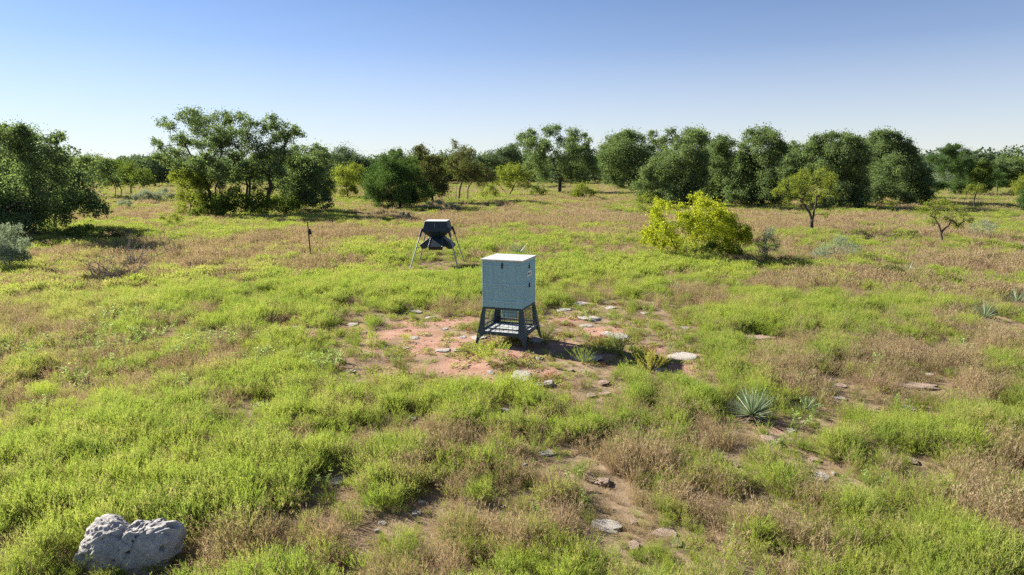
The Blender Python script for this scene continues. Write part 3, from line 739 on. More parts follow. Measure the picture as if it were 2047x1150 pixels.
TREES = 0
LEAVES = 0
def tree(name, label, kind, base, lobes, stems=None, dens=1.0, leaf=1.6, thick=1.0, group=None, cat='tree', spread=0.55, nsub=12, puff=1.08, fill=0.0, skirt=0, depthk=1.0, bark='bark', tr=None):
    """lobes (px, py, r[, ry]) say where the clumps of the crown stand; the crown gets its own depth about the trunk"""
    global TREES, LEAVES
    TREES += 1; g = np.random.default_rng(1000 + TREES)
    b0 = G(*base); s = scale_at(b0); Y0 = b0[1]
    lob = np.array([(l[0], l[1], l[2] * puff, l[3] * puff if len(l) > 3 else l[2] * 0.9 * puff) for l in lobes], float)
    if fill:        # clumps between the listed ones
        ex = []
        for _ in range(int(len(lob) * fill)):
            a_ = lob[g.integers(0, len(lob))]; b_ = lob[np.argsort(np.hypot(lob[:, 0] - a_[0], lob[:, 1] - a_[1]))[g.integers(1, min(5, len(lob)))]]
            ex.append((a_ + b_) / 2 * np.array([1, 1, .8, .8]))
        lob = np.vstack([lob, ex])
    if skirt:       # foliage down to the ground
        x0_, x1_ = lob[:, 0].min(), lob[:, 0].max(); m_ = max(3, int((x1_ - x0_) / (skirt * 1.1)))
        lob = np.vstack([lob, [[x0_ + (x1_ - x0_) * (q + 0.5) / m_, base[1] - skirt * g.uniform(0.7, 1.6), skirt * g.uniform(0.9, 1.3), skirt * g.uniform(0.8, 1.1)] for q in range(m_)]])
    xs0, xs1 = (lob[:, 0] - lob[:, 2]).min(), (lob[:, 0] + lob[:, 2]).max()
    half = 0.5 * (xs1 - xs0) * s; mx = 0.5 * (xs0 + xs1)
    def at(px, py, dy):
        r = ray(px, py); t_ = (Y0 + dy) / r[1]; return CAM + r * t_
    cs = []; rs = []
    for (lx, ly, lr, lry) in lob:
        e = np.clip(1 - (abs(lx - mx) / (0.5 * (xs1 - xs0) + 1e-6)) ** 2, 0.05, 1) ** 0.5
        dy = g.uniform(-1, 1) * half * e * 0.75 * depthk
        c = at(lx, ly, dy); k = (Y0 + dy) / Y0
        cs.append(c - b0); rs.append((lr * s * k, lr * s * k * 0.95, lry * s * k))
    cs = np.array(cs); rs = np.array(rs)
    # skeleton
    P_ = [np.zeros(3)]; par = [-1]
    zmin, zmax = (cs[:, 2] - rs[:, 2]).min(), (cs[:, 2] + rs[:, 2]).max()
    def grow(i0, tgt, nseg, wob):
        p0 = P_[i0]; last = i0; L = np.linalg.norm(tgt - p0)
        for q in range(1, nseg + 1):
            u = q / nseg; p = p0 + (tgt - p0) * u; p[2] += 0.10 * L * math.sin(u * math.pi)
            if q < nseg: p = p + g.normal(0, wob * L, 3)
            P_.append(p); par.append(last); last = len(P_) - 1
        return last
    if stems:
        for st in stems:
            last = 0
            for q, (sx, sy) in enumerate(st):
                tgt = at(sx, sy, g.uniform(-0.1, 0.1) * half) - b0
                if q == 0:
                    tgt[2] = -0.05; P_.append(tgt); par.append(0); last = len(P_) - 1
                else: last = grow(last, tgt, 3, 0.03)
    else:
        cen = cs.mean(0); top = np.array([cen[0] * 0.35, cen[1] * 0.35, max(zmin, 0) * 0.5 + 0.30 * zmax]); grow(0, top, 4, 0.04)
    order = np.argsort(np.linalg.norm(cs * np.array([1, 1, 0.7]), axis=1))
    leafC = []; leafS = []; wood = [0]
    for li in order:
        pts = np.array(P_); dv = cs[li] - pts; dist = np.linalg.norm(dv, axis=1) + np.where(dv[:, 2] < 0, 1.2 * -dv[:, 2], 0) + 0.08 * np.linalg.norm(pts, axis=1)
        if len(P_) > 1: dist[0] += 1e3
        i0 = int(dist.argmin()); e = grow(i0, cs[li], 3, 0.035)
        n = max(3, int(nsub * g.uniform(0.8, 1.2)))
        dd = unit(g.normal(0, 1, (n, 3)) + np.array([0, 0, 0.3])); rr = g.uniform(0.45, 1.0, (n, 1)) ** 0.6
        sub = cs[li] + dd * rr * rs[li] * 0.9
        for q in range(n):
            if q % 2 == 0: grow(e, sub[q], 2, 0.05)
        leafC.append(sub); leafS.append(np.repeat(rs[li][None], n, 0))
    P_ = np.array(P_); par = np.array(par)
    cnt = np.zeros(len(P_)); kids = np.bincount(par[1:], minlength=len(P_))
    for q in range(len(P_) - 1, 0, -1):
        cnt[q] = max(cnt[q], 1); cnt[par[q]] += cnt[q]
    # a chain per branch
    rbase = 0.021 * thick * zmax
    rad_ = np.maximum(rbase * (cnt / max(cnt.max(), 1)) ** 0.62, 0.004 * zmax / 6)
    chains = []; child = [[] for _ in P_]
    for q in range(1, len(P_)): child[par[q]].append(q)
    st = [(0, c) for c in child[0]]
    while st:
        a, c = st.pop(); ch = [a, c]
        while child[c]:
            k = max(child[c], key=lambda z_: cnt[z_])
            for z_ in child[c]:
                if z_ != k: st.append((c, z_))
            ch.append(k); c = k
        rr = rad_[ch].copy(); rr[0] = min(rr[0], rr[1] * 1.1)
        if a == 0: rr[0] = rr[1] * 1.35
        chains.append((P_[ch], rr))
    V, Q = tubes(chains, 6)
    root = thing(name, label, cat, b0, 0, group)
    link('trunk' if cat == 'tree' else 'stems', mesh_np('trunk', V, Q, None, M[bark], smooth=True), root)
    # foliage
    sub = np.vstack(leafC); sr = np.vstack(leafS)
    L0 = leaf * s                      # leaf length in metres
    Lw = {'juniper': 0.4, 'mesquite': 0.42, 'sage': 0.35}.get(kind, 0.62)
    npl = np.maximum(4, dens * 3.6 * math.pi * sr[:, 0] * sr[:, 2] / (0.5 * Lw * 1.05 * L0 * L0) / nsub).astype(int)
    ii = np.repeat(np.arange(len(sub)), npl)
    off = g.normal(0, 1, (len(ii), 3)); off /= np.maximum(1, np.linalg.norm(off, axis=1, keepdims=True) / 1.9)
    c = sub[ii] + off * sr[ii] * 0.23 * np.where(g.uniform(size=(len(ii), 1)) < 0.2, 2.2, 1)
    c = c[c[:, 2] > 0.02 * zmax]
    n = len(c); LEAVES += n
    d = unit(g.normal(0, 1, (n, 3)) + np.array([0, 0, 0.4]))
    sz = L0 * g.uniform(0.65, 1.35, (n, 1))
    t1, t2 = frame(d); a = g.uniform(0, 6.283, (n, 1)); u = t1 * np.cos(a) + t2 * np.sin(a)
    V = np.stack([c - d * sz * .5, c + u * sz * .5 * Lw, c + d * sz * .5, c - u * sz * .5 * Lw], 1).reshape(-1, 3)
    Q = (np.arange(n)[:, None] * 4 + np.arange(4)[None])
    lv = np.clip(g.normal(0.5, 0.22, n) + 0.25 * (n3(c / (zmax * 0.12), 1, 5) - 0.5), 0, 1)
    link('crown' if cat == 'tree' else 'foliage', mesh_np('crown', V, Q, None, M[kind], {'lv': np.repeat(lv, 4)}), root)
    return root

tree('live_oak', 'dark oak with tall broken crown at the picture edge behind the silver sagebrush', 'oak', (40, 472),
     [(10, 290, 34), (45, 280, 28), (40, 260, 12), (62, 300, 36), (20, 340, 40), (80, 338, 38), (50, 388, 46), (100, 380, 42), (0, 400, 50), (-40, 330, 50),
      (-60, 400, 60), (100, 290, 16), (113, 278, 13), (120, 272, 8), (78, 420, 40), (30, 430, 40), (5, 262, 14), (-15, 440, 34), (60, 450, 26), (110, 320, 22)], dens=1.0, leaf=4.0, puff=1.12, fill=0.4)
tree('live_oak', 'low spreading oak with drooping limbs beside the tall oak at the picture edge', 'oak', (112, 462),
     [(130, 345, 28), (150, 370, 28), (165, 328, 18), (120, 398, 34), (150, 400, 30), (175, 408, 24), (195, 414, 18), (130, 425, 24), (92, 418, 26), (212, 420, 10), (140, 330, 16)],
     [[(112, 462), (110, 440), (118, 405)]], dens=1.15, leaf=4.0)
tree('small_oak', 'thin little oak with two slim trunks behind the drooping oak', 'oak', (232, 396),
     [(200, 330, 18), (216, 345, 16), (186, 350, 16), (225, 360, 12), (205, 362, 14), (236, 368, 8), (218, 324, 8)], [[(231, 396), (231, 376), (220, 352)], [(244, 396), (243, 380), (226, 358)]], dens=0.9, leaf=3.0, thick=0.7)

tree('live_oak', 'tall open oak with leaning forked trunk and wide ragged limbs', 'oak', (428, 432),
     [(325, 243, 12), (340, 252, 13), (365, 240, 14), (385, 231, 17), (398, 248, 18), (358, 275, 14), (372, 290, 15), (395, 275, 20), (425, 250, 18), (445, 238, 17), (462, 234, 12),
      (430, 272, 22), (455, 265, 18), (410, 300, 18), (438, 298, 16), (465, 288, 17), (310, 284, 9), (328, 293, 12), (340, 310, 14), (312, 316, 11), (360, 313, 16), (372, 335, 14),
      (330, 324, 10), (388, 328, 15), (402, 340, 14), (350, 338, 12), (412, 318, 14), (455, 342, 15), (430, 348, 15), (408, 368, 14), (445, 372, 14), (385, 358, 13), (425, 330, 13)],
     [[(426, 432), (424, 408), (408, 360), (385, 318), (368, 288), (345, 258)], [(432, 432), (432, 400), (436, 345), (441, 312), (449, 285), (444, 250)]], dens=0.8, leaf=3.1, thick=0.9, puff=1.08, fill=0.35)
tree('live_oak', 'oak with twin dark trunks rising in the middle of the tall open clump', 'oak', (494, 430),
     [(478, 230, 9), (488, 243, 14), (500, 258, 16), (482, 272, 16), (500, 285, 18), (490, 303, 16), (515, 298, 16), (470, 318, 12), (520, 320, 16), (505, 330, 11), (460, 308, 10), (468, 345, 12), (478, 364, 13), (502, 356, 14), (520, 362, 13), (512, 340, 14), (485, 335, 13)],
     [[(492, 430), (492, 395), (495, 345), (500, 320)], [(494, 430), (498, 392), (500, 350), (478, 302)]], dens=0.78, leaf=3.1, thick=0.85, puff=1.1, fill=0.35)
tree('live_oak', 'oak with a long outreaching limb above the dense round oak', 'oak', (534, 432),
     [(525, 248, 12), (545, 240, 12), (556, 250, 13), (535, 265, 14), (560, 270, 16), (580, 260, 14), (592, 264, 10), (606, 270, 7), (575, 284, 14), (550, 295, 18), (570, 305, 16), (540, 318, 17), (560, 330, 17), (545, 348, 14), (565, 355, 15), (546, 376, 13), (575, 378, 14), (530, 350, 12)],
     [[(534, 432), (535, 400), (541, 375), (537, 352), (548, 310)]], dens=0.78, leaf=3.1, thick=0.85, puff=1.1, fill=0.35)
tree('live_oak', 'dense round dark oak at the end of the tall open clump with low skirt', 'oak', (598, 424),
     [(600, 310, 18), (635, 304, 15), (642, 318, 15), (590, 335, 24), (620, 340, 26), (640, 352, 18), (600, 362, 26), (630, 378, 24), (575, 368, 20), (648, 384, 11), (590, 388, 18), (620, 396, 14), (645, 396, 11), (570, 395, 14), (590, 408, 12), (660, 370, 8)],
     dens=1.15, leaf=3.1, puff=1.2, fill=0.6, skirt=14)
tree('leafy_shrub', 'yellow green shrub at the edge of the tall open oak clump', 'mesquite', (380, 432),
     [(370, 350, 16), (385, 365, 18), (400, 380, 20), (360, 370, 14), (375, 395, 18), (392, 410, 20), (370, 418, 16), (345, 352, 11), (410, 400, 16), (420, 365, 14), (405, 352, 12)], dens=0.9, leaf=3.0, cat='shrub', thick=0.5)
gU = 'dark brush under the tall open oak clump'
for l_, a, b_ in (('tallest dark brush around the leaning forked oak trunk', (450, 434), [(440, 412, 20), (462, 408, 20), (425, 420, 16), (478, 416, 16), (450, 392, 16), (470, 385, 13), (420, 400, 14), (490, 398, 12)]),
                  ('dark brush between the twin trunked oak and the outreaching oak', (515, 434), [(500, 408, 18), (520, 402, 18), (540, 412, 16), (505, 420, 14), (515, 382, 12), (530, 420, 14)]),
                  ('dark brush tucked between the outreaching oak trunk and the dense round oak', (560, 430), [(550, 408, 16), (570, 402, 17), (588, 412, 14), (565, 420, 12)]),
                  ('lowest dark brush under the yellow green shrub of the oak clump', (410, 436), [(400, 424, 12), (415, 418, 10), (388, 426, 9)])):
    tree('understory_shrub', l_, 'green', a, b_, dens=0.95, leaf=3.0, cat='shrub', group=gU, thick=0.4)

tree('leafy_shrub', 'shaded blue green shrub on the ground under the drooping oak', 'green', (165, 482), [(150, 466, 16, 12), (175, 462, 16, 12), (130, 470, 14, 11)], dens=0.9, leaf=3.5, cat='shrub', thick=0.3)
tree('leafy_shrub', 'dark low twiggy shrub beyond the dead brush in oak shade', 'elm', (222, 484), [(205, 470, 14, 10), (225, 466, 14, 11), (243, 472, 13, 9)], dens=0.7, leaf=3.0, cat='shrub', thick=0.4)
tree('mesquite_tree', 'grey green mesquite in the gap between the two oak clumps', 'green', (262, 388), [(240, 352, 14), (262, 342, 18), (285, 352, 15), (250, 366, 14), (275, 368, 16), (298, 362, 10)], dens=0.7, leaf=2.6)
tree('low_shrub', 'rounded grey green shrub in the gap with pale grass before it', 'sage', (288, 404), [(276, 394, 10, 8), (290, 390, 12, 9), (303, 396, 9, 7)], dens=0.9, leaf=2.4, cat='shrub', thick=0.3)
tree('low_shrub', 'wide grey green shrub touching the trunk side of the tall open oak', 'sage', (325, 404), [(312, 393, 11, 8), (330, 388, 13, 10), (345, 395, 9, 7)], dens=0.9, leaf=2.4, cat='shrub', thick=0.3)
tree('low_shrub', 'small sage coloured shrub standing alone between the oak clumps', 'sage', (250, 418), [(245, 406, 9, 8), (257, 408, 8, 7)], dens=0.8, leaf=2.4, cat='shrub', thick=0.3)
tree('twiggy_shrub', 'sparse olive shrub with bare stems before the tall open oak clump', 'mesquite', (345, 456), [(328, 440, 9), (345, 434, 10), (360, 440, 9), (338, 446, 7)], dens=0.45, leaf=2.6, cat='shrub', thick=0.6, bark='twig')

tree('distant_oak', 'bluish far oak beyond the yellow green mesquite and the dense round oak', 'oak_far', (692, 368), [(690, 314, 20), (670, 325, 17), (714, 324, 16), (700, 338, 22), (675, 345, 18), (735, 331, 12), (655, 335, 12), (722, 345, 14)], dens=1.1, leaf=2.4, puff=1.15, fill=0.4, skirt=12)
tree('distant_oak', 'bluish oak showing between the two oak clumps behind the mesquite', 'oak_far', (310, 372), [(300, 328, 14), (318, 322, 14), (335, 330, 14), (288, 340, 12), (310, 342, 16), (330, 348, 14), (282, 330, 8)], dens=1.1, leaf=2.4, puff=1.2, fill=0.5, skirt=12)
tree('mesquite_tree', 'rounded yellow green mesquite between the dense round oak and the juniper', 'mesquite', (695, 396), [(690, 350, 19), (710, 340, 14), (670, 364, 16), (714, 364, 18), (690, 374, 17), (660, 380, 10), (725, 350, 10), (705, 382, 12), (673, 345, 9)], dens=0.95, leaf=2.6)
tree('juniper', 'broad dense dark juniper with foliage to the ground', 'juniper', (800, 416), [(795, 316, 14), (772, 332, 20), (815, 330, 18), (750, 353, 22), (790, 358, 28), (738, 374, 16), (830, 362, 20), (768, 384, 26), (812, 388, 26), (742, 392, 15), (846, 384, 16), (790, 400, 20), (760, 404, 14), (785, 304, 6), (800, 302, 5), (826, 405, 16)], dens=1.1, leaf=2.8, puff=1.15, fill=0.4)
tree('cedar_elm', 'olive brown elm crowding behind the broad dark juniper', 'elm', (866, 408), [(833, 302, 9), (850, 316, 16), (830, 326, 14), (870, 328, 16), (855, 343, 20), (885, 348, 15), (870, 368, 19), (884, 382, 14), (850, 370, 16), (845, 392, 14), (842, 294, 6)], dens=1.0, leaf=2.6, puff=1.2, fill=0.5)
tree('cedar_elm', 'half bare grey twigged elm with slim trunks beside the juniper', 'elm', (918, 404), [(907, 284, 6), (912, 293, 8), (926, 300, 10), (940, 308, 10), (915, 320, 14), (936, 330, 16), (910, 344, 14), (955, 343, 16), (930, 355, 16), (974, 350, 13), (985, 358, 9), (960, 366, 11), (895, 330, 10)],
     [[(912, 404), (912, 380), (918, 345), (912, 305)], [(916, 404), (920, 375), (940, 340)], [(936, 404), (935, 380), (950, 355)]], dens=0.6, leaf=2.4, nsub=18, bark='twig', puff=1.2, fill=0.6)
tree('mesquite_tree', 'yellow green mesquite with leaning trunk before the big spreading oak', 'mesquite', (1021, 393), [(1000, 345, 11), (1018, 338, 12), (1038, 343, 14), (1053, 353, 11), (1010, 358, 13), (1034, 364, 14), (1053, 371, 9), (992, 366, 8), (1020, 372, 10)], [[(1018, 393), (1024, 380), (1034, 362)], [(1016, 393), (1004, 378)]], dens=0.7, leaf=2.4)
tree('low_shrub', 'yellowish scrub beside the half bare elm under the mesquite', 'mesquite', (978, 398), [(965, 386, 10, 9), (980, 380, 11, 10), (994, 388, 9, 8)], dens=0.7, leaf=2.4, cat='shrub', thick=0.4)
tree('low_shrub', 'dark scrub between the yellow green mesquite and the big oak trunk', 'green', (1078, 392), [(1070, 381, 10, 9), (1084, 384, 9, 8)], dens=0.9, leaf=2.4, cat='shrub', thick=0.4)
tree('live_oak', 'big spreading oak with a thick dark trunk and open crown on the skyline', 'oak', (1118, 386),
     [(1045, 279, 11), (1060, 269, 10), (1048, 294, 12), (1075, 284, 14), (1095, 264, 11), (1110, 263, 12), (1090, 300, 16), (1125, 284, 12), (1145, 269, 12), (1150, 289, 14), (1165, 274, 8), (1176, 284, 9), (1075, 314, 16), (1108, 318, 18),
      (1145, 313, 18), (1170, 308, 15), (1186, 309, 9), (1064, 333, 14), (1085, 343, 16), (1128, 340, 14), (1155, 338, 18), (1180, 333, 13), (1080, 358, 10), (1162, 356, 13), (1190, 344, 9), (1058, 348, 8), (1138, 356, 9)],
     [[(1118, 386), (1119, 372), (1120, 355), (1105, 325)], [(1120, 386), (1122, 362), (1145, 335)], [(1119, 386), (1119, 360), (1128, 305)]], dens=0.95, leaf=2.4, thick=1.4, puff=1.2, fill=0.6)
tree('distant_oak', 'group of low oaks filling the skyline behind the yellow green mesquite', 'oak_far', (1010, 372), [(985, 316, 12), (1005, 309, 12), (1025, 301, 12), (1032, 315, 16), (1000, 325, 15), (970, 319, 11), (974, 332, 13), (957, 322, 9), (1050, 322, 12), (1015, 335, 14)], dens=1.1, leaf=2.3, puff=1.2, fill=0.6)
tree('low_shrub', 'round olive shrub standing before the big spreading oak', 'mesquite', (1164, 399), [(1148, 388, 12, 10), (1165, 380, 15, 11), (1180, 388, 11, 9), (1160, 392, 13, 7)], dens=0.85, leaf=2.2, cat='shrub', thick=0.3)
tree('live_oak', 'rounded oak with foliage to the ground next to the big spreading oak', 'oak', (1246, 377),
     [(1230, 289, 17), (1260, 274, 15), (1275, 284, 14), (1214, 300, 14), (1245, 300, 22), (1225, 320, 22), (1256, 324, 24), (1280, 314, 22), (1240, 345, 22), (1266, 350, 20), (1210, 335, 12), (1290, 340, 16), (1303, 290, 12), (1306, 270, 8), (1250, 268, 7), (1300, 312, 14)], dens=1.15, leaf=2.5, puff=1.25, fill=0.9, skirt=13)
tree('live_oak', 'oak top poking up behind the rounded oaks on the skyline', 'oak', (1335, 378), [(1340, 266, 10), (1325, 284, 13), (1350, 280, 13), (1330, 300, 16), (1310, 318, 14), (1345, 262, 6)], dens=1.1, leaf=2.3)
K_ = dict(dens=1.15, leaf=2.7, puff=1.25, fill=1.1, skirt=14, depthk=0.9)
tree('live_oak', 'wide bright green oak sloping down to the grass behind the yellow bush', 'oak', (1345, 412),
     [(1380, 274, 18), (1400, 279, 15), (1360, 289, 15), (1340, 310, 15), (1370, 309, 20), (1402, 305, 17), (1320, 325, 16), (1345, 334, 20), (1380, 334, 22), (1406, 335, 16), (1300, 350, 17), (1325, 359, 20), (1360, 364, 22), (1392, 364, 18), (1276, 374, 13), (1295, 385, 16), (1330, 388, 18), (1370, 390, 18), (1310, 332, 11), (1352, 400, 14)], **K_)
tree('live_oak', 'narrow oak squeezed between the two widest oaks behind the yellow bush', 'oak', (1436, 408),
     [(1436, 288, 14), (1456, 284, 12), (1425, 308, 13), (1450, 310, 16), (1420, 330, 13), (1440, 340, 18), (1410, 350, 13), (1425, 365, 17), (1450, 370, 17), (1402, 385, 13), (1440, 390, 15), (1420, 398, 10)], **K_)
tree('live_oak', 'tall domed oak behind the bright yellow bush with pale grass at its foot', 'oak', (1525, 412),
     [(1500, 274, 13), (1525, 269, 15), (1546, 277, 13), (1560, 291, 10), (1490, 295, 15), (1520, 295, 18), (1550, 306, 14), (1475, 320, 15), (1505, 320, 19), (1537, 325, 19), (1490, 345, 20), (1520, 355, 22), (1546, 360, 16), (1460, 365, 13), (1475, 385, 15), (1505, 386, 20), (1537, 390, 18), (1458, 395, 10), (1568, 302, 7)], **K_)
tree('live_oak', 'lower oak filling the dip beside the tall domed oak', 'oak', (1588, 404), [(1572, 318, 12), (1590, 306, 9), (1596, 320, 12), (1562, 335, 12), (1602, 335, 15), (1576, 350, 16), (1562, 370, 15), (1602, 360, 17), (1590, 385, 16)], **K_)
tree('live_oak', 'broad domed oak directly behind the slender mesquite with forked trunk', 'oak', (1680, 418),
     [(1615, 295, 10), (1631, 285, 13), (1660, 277, 13), (1686, 279, 13), (1710, 285, 13), (1645, 300, 17), (1680, 305, 20), (1716, 310, 18), (1625, 315, 14), (1655, 330, 20), (1695, 335, 23), (1728, 335, 16), (1640, 350, 18), (1670, 365, 21), (1706, 365, 22), (1660, 385, 18), (1692, 392, 20), (1724, 390, 16), (1620, 340, 11)], **K_)
tree('live_oak', 'dark rounded oak ending the row of dense oaks', 'oak', (1800, 408),
     [(1746, 275, 11), (1766, 274, 13), (1790, 280, 13), (1815, 291, 12), (1740, 295, 14), (1770, 300, 19), (1800, 310, 20), (1826, 311, 10), (1755, 325, 20), (1790, 335, 22), (1826, 337, 16), (1846, 342, 12), (1765, 355, 22), (1800, 360, 22), (1836, 366, 18), (1856, 372, 11), (1770, 385, 18), (1810, 388, 18), (1846, 388, 14), (1742, 390, 16)], **K_)
gH = 'oaks half hidden behind the row of dense oaks'
tree('live_oak', 'oak half hidden in the first dip of the dense oak row', 'oak', (1425, 394), [(1420, 292, 14), (1440, 296, 14), (1410, 312, 16), (1430, 320, 20), (1450, 330, 18), (1415, 345, 20), (1440, 360, 20), (1428, 380, 18)], group=gH, dens=1.1, leaf=2.6, puff=1.2, fill=0.8)
tree('live_oak', 'dark oak top showing in the deepest dip of the dense oak row', 'oak', (1582, 394), [(1575, 298, 11), (1588, 292, 9), (1600, 300, 12), (1570, 315, 15), (1595, 322, 18), (1580, 345, 20), (1605, 350, 18), (1585, 375, 18)], group=gH, dens=1.1, leaf=2.6, puff=1.2, fill=0.8)
tree('live_oak', 'oak filling the notch before the last dark rounded oak', 'oak', (1738, 396), [(1730, 290, 12), (1745, 286, 11), (1735, 305, 16), (1750, 318, 18), (1730, 330, 18), (1740, 352, 20), (1745, 378, 18)], group=gH, dens=1.1, leaf=2.6, puff=1.2, fill=0.8)
tree('mesquite_tree', 'slender mesquite with forked dark trunk and airy yellow green crown', 'mesquite', (1622, 466),
     [(1570, 375, 15), (1555, 386, 11), (1590, 360, 14), (1610, 350, 12), (1640, 346, 12), (1660, 356, 13), (1625, 368, 17), (1656, 376, 15), (1600, 385, 15), (1636, 394, 13), (1580, 396, 10), (1668, 390, 9), (1650, 430, 7), (1615, 398, 9), (1572, 402, 7)],
     [[(1622, 466), (1622, 440), (1612, 418), (1600, 400)], [(1623, 466), (1624, 440), (1630, 415), (1633, 388)]], dens=0.6, leaf=2.9, thick=1.3)
tree('mesquite_tree', 'small flat topped mesquite with short crooked trunk in brown grass', 'mesquite', (1882, 490),
     [(1842, 420, 12), (1860, 412, 12), (1885, 409, 13), (1906, 419, 12), (1926, 430, 10), (1870, 430, 11), (1900, 440, 11), (1862, 446, 7), (1916, 454, 9), (1940, 440, 7)],
     [[(1882, 490), (1881, 466), (1872, 442), (1860, 432)], [(1882, 490), (1884, 462), (1896, 452)]], dens=0.5, leaf=2.8, thick=1.3)
tree('twiggy_shrub', 'grey thorny shrub beside the small flat topped mesquite', 'sage', (1962, 476), [(1945, 458, 12, 9), (1965, 450, 15, 11), (1985, 460, 12, 9)], dens=0.4, leaf=2.5, cat='shrub', thick=0.7, bark='twig', nsub=16)
tree('juniper', 'dark spiky topped juniper standing past the end of the oak row', 'juniper', (1908, 388), [(1858, 319, 7), (1872, 314, 5), (1885, 304, 10), (1898, 299, 9), (1915, 300, 10), (1930, 309, 10), (1905, 322, 16), (1934, 333, 14), (1946, 342, 11), (1880, 328, 12), (1920, 348, 16), (1892, 340, 14), (1897, 291, 4), (1912, 291, 4), (1865, 308, 3)], dens=1.2, leaf=2.3, puff=1.15, fill=0.5, skirt=13)
tree('grey_shrub', 'wide grey leafless looking shrub before the spiky juniper', 'sage', (1896, 384), [(1878, 355, 12), (1895, 345, 13), (1912, 352, 13), (1900, 364, 12), (1880, 366, 9)], dens=0.4, leaf=2.2, cat='shrub', thick=0.7, bark='twig', nsub=18)
tree('distant_oak', 'dark rounded oak farthest along behind the light green trees', 'oak', (2012, 376), [(1990, 331, 12), (2008, 325, 12), (2025, 333, 12), (2038, 338, 8), (2005, 344, 15), (1966, 324, 8), (2024, 350, 12)], dens=1.2, leaf=2.2, puff=1.2, fill=0.5, skirt=12)
tree('mesquite_tree', 'light green bushy tree between the spiky juniper and the small cone juniper', 'green', (1962, 388), [(1960, 342, 14), (1945, 356, 10), (1975, 352, 13), (1955, 364, 12), (1970, 334, 9)], dens=1.1, leaf=2.2, puff=1.25, fill=0.6, skirt=11)
tree('juniper', 'small cone shaped juniper on a short trunk in green grass', 'juniper', (1993, 385), [(1993, 341, 6), (1990, 351, 10), (2000, 358, 12), (1982, 362, 9), (2008, 366, 8), (1994, 368, 9)], dens=1.3, leaf=2.2)
tree('low_shrub', 'olive shrub at the picture edge beside the small cone juniper', 'mesquite', (2034, 392), [(2026, 375, 12), (2042, 368, 14), (2056, 360, 14), (2036, 382, 10)], dens=0.9, leaf=2.2, cat='shrub', thick=0.4)
tree('juniper', 'young dark juniper cut by the picture edge', 'juniper', (2052, 426), [(2050, 385, 9), (2048, 400, 12), (2056, 412, 12)], dens=1.3, leaf=2.6)
tree('mesquite_tree', 'tiny mesquite sapling with thin pale trunk before the grey shrub', 'mesquite', (1948, 418), [(1940, 376, 8), (1955, 378, 10), (1931, 384, 6), (1966, 386, 7), (1948, 388, 7)], [[(1948, 418), (1947, 404), (1950, 388)]], dens=0.6, leaf=2.4, thick=1.0)

tree('huisache_bush', 'bright yellow leaved bush in the grass before the dense oaks', 'huisache', (1385, 516),
     [(1320, 414, 13), (1310, 430, 12), (1336, 410, 6), (1300, 455, 15), (1330, 465, 17), (1290, 475, 11), (1320, 485, 12), (1385, 396, 8), (1397, 391, 7), (1360, 416, 10), (1405, 415, 16), (1430, 420, 15), (1385, 435, 19), (1420, 445, 20), (1450, 440, 16), (1464, 455, 13),
      (1365, 455, 15), (1400, 475, 21), (1440, 475, 20), (1475, 466, 15), (1492, 460, 9), (1350, 488, 15), (1490, 482, 12), (1460, 488, 15), (1346, 503, 7), (1425, 492, 10)],
     [[(1350, 514), (1352, 500), (1335, 470), (1318, 430)], [(1372, 516), (1372, 490), (1365, 450)], [(1400, 516), (1405, 485), (1420, 440)], [(1412, 516), (1435, 490), (1470, 470)], [(1346, 514), (1335, 500), (1305, 470)], [(1390, 516), (1392, 470), (1388, 410)]], dens=0.75, leaf=3.4, cat='bush', thick=0.8, depthk=0.8, puff=1.3, fill=1.0)
tree('mesquite_bush', 'pale olive mesquite bush touching the shaded side of the yellow bush', 'mesquite', (1300, 452), [(1280, 402, 10), (1296, 394, 11), (1312, 400, 9), (1285, 420, 10), (1302, 424, 9)], dens=0.5, leaf=2.6, cat='bush', thick=0.8)
tree('leafy_shrub', 'dark green undergrowth beneath the bright yellow bush', 'green', (1425, 518), [(1400, 502, 13, 10), (1422, 496, 15, 11), (1450, 500, 15, 10), (1475, 502, 12, 9), (1388, 508, 9, 7)], dens=1.1, leaf=3.2, cat='shrub', thick=0.3)
tree('twiggy_shrub', 'grey green twiggy shrub rising beside the yellow bush', 'sage', (1532, 522), [(1520, 490, 12, 15), (1535, 475, 13, 15), (1550, 490, 11, 14), (1530, 505, 12, 9), (1540, 460, 8)], dens=0.4, leaf=2.8, cat='shrub', thick=0.8, bark='twig', nsub=18)
tree('twiggy_shrub', 'wispy pale green shrub below the slender mesquite', 'sage', (1690, 522), [(1650, 500, 18, 12), (1680, 490, 20, 15), (1705, 500, 16, 12), (1635, 508, 12, 8)], dens=0.45, leaf=2.6, cat='shrub', thick=0.5, bark='twig', nsub=18)
tree('twiggy_shrub', 'dark purplish low shrub in a hollow beyond the green weeds', 'elm', (1775, 558), [(1755, 544, 14, 9), (1780, 540, 16, 11), (1800, 546, 13, 8)], dens=0.5, leaf=2.8, cat='shrub', thick=0.5, bark='twig')
tree('twiggy_shrub', 'dark low shrub in shade at the foot of the grey green twiggy shrub', 'elm', (1560, 530), [(1545, 522, 13, 7), (1570, 520, 15, 8), (1590, 524, 10, 6)], dens=0.6, leaf=2.8, cat='shrub', thick=0.4, bark='twig')
tree('twiggy_shrub', 'dark brown domed shrub in the weeds far along from the box feeder', 'elm', (1902, 575), [(1885, 564, 13, 8), (1905, 560, 15, 9), (1922, 566, 11, 7)], dens=0.55, leaf=2.8, cat='shrub', thick=0.4, bark='twig')
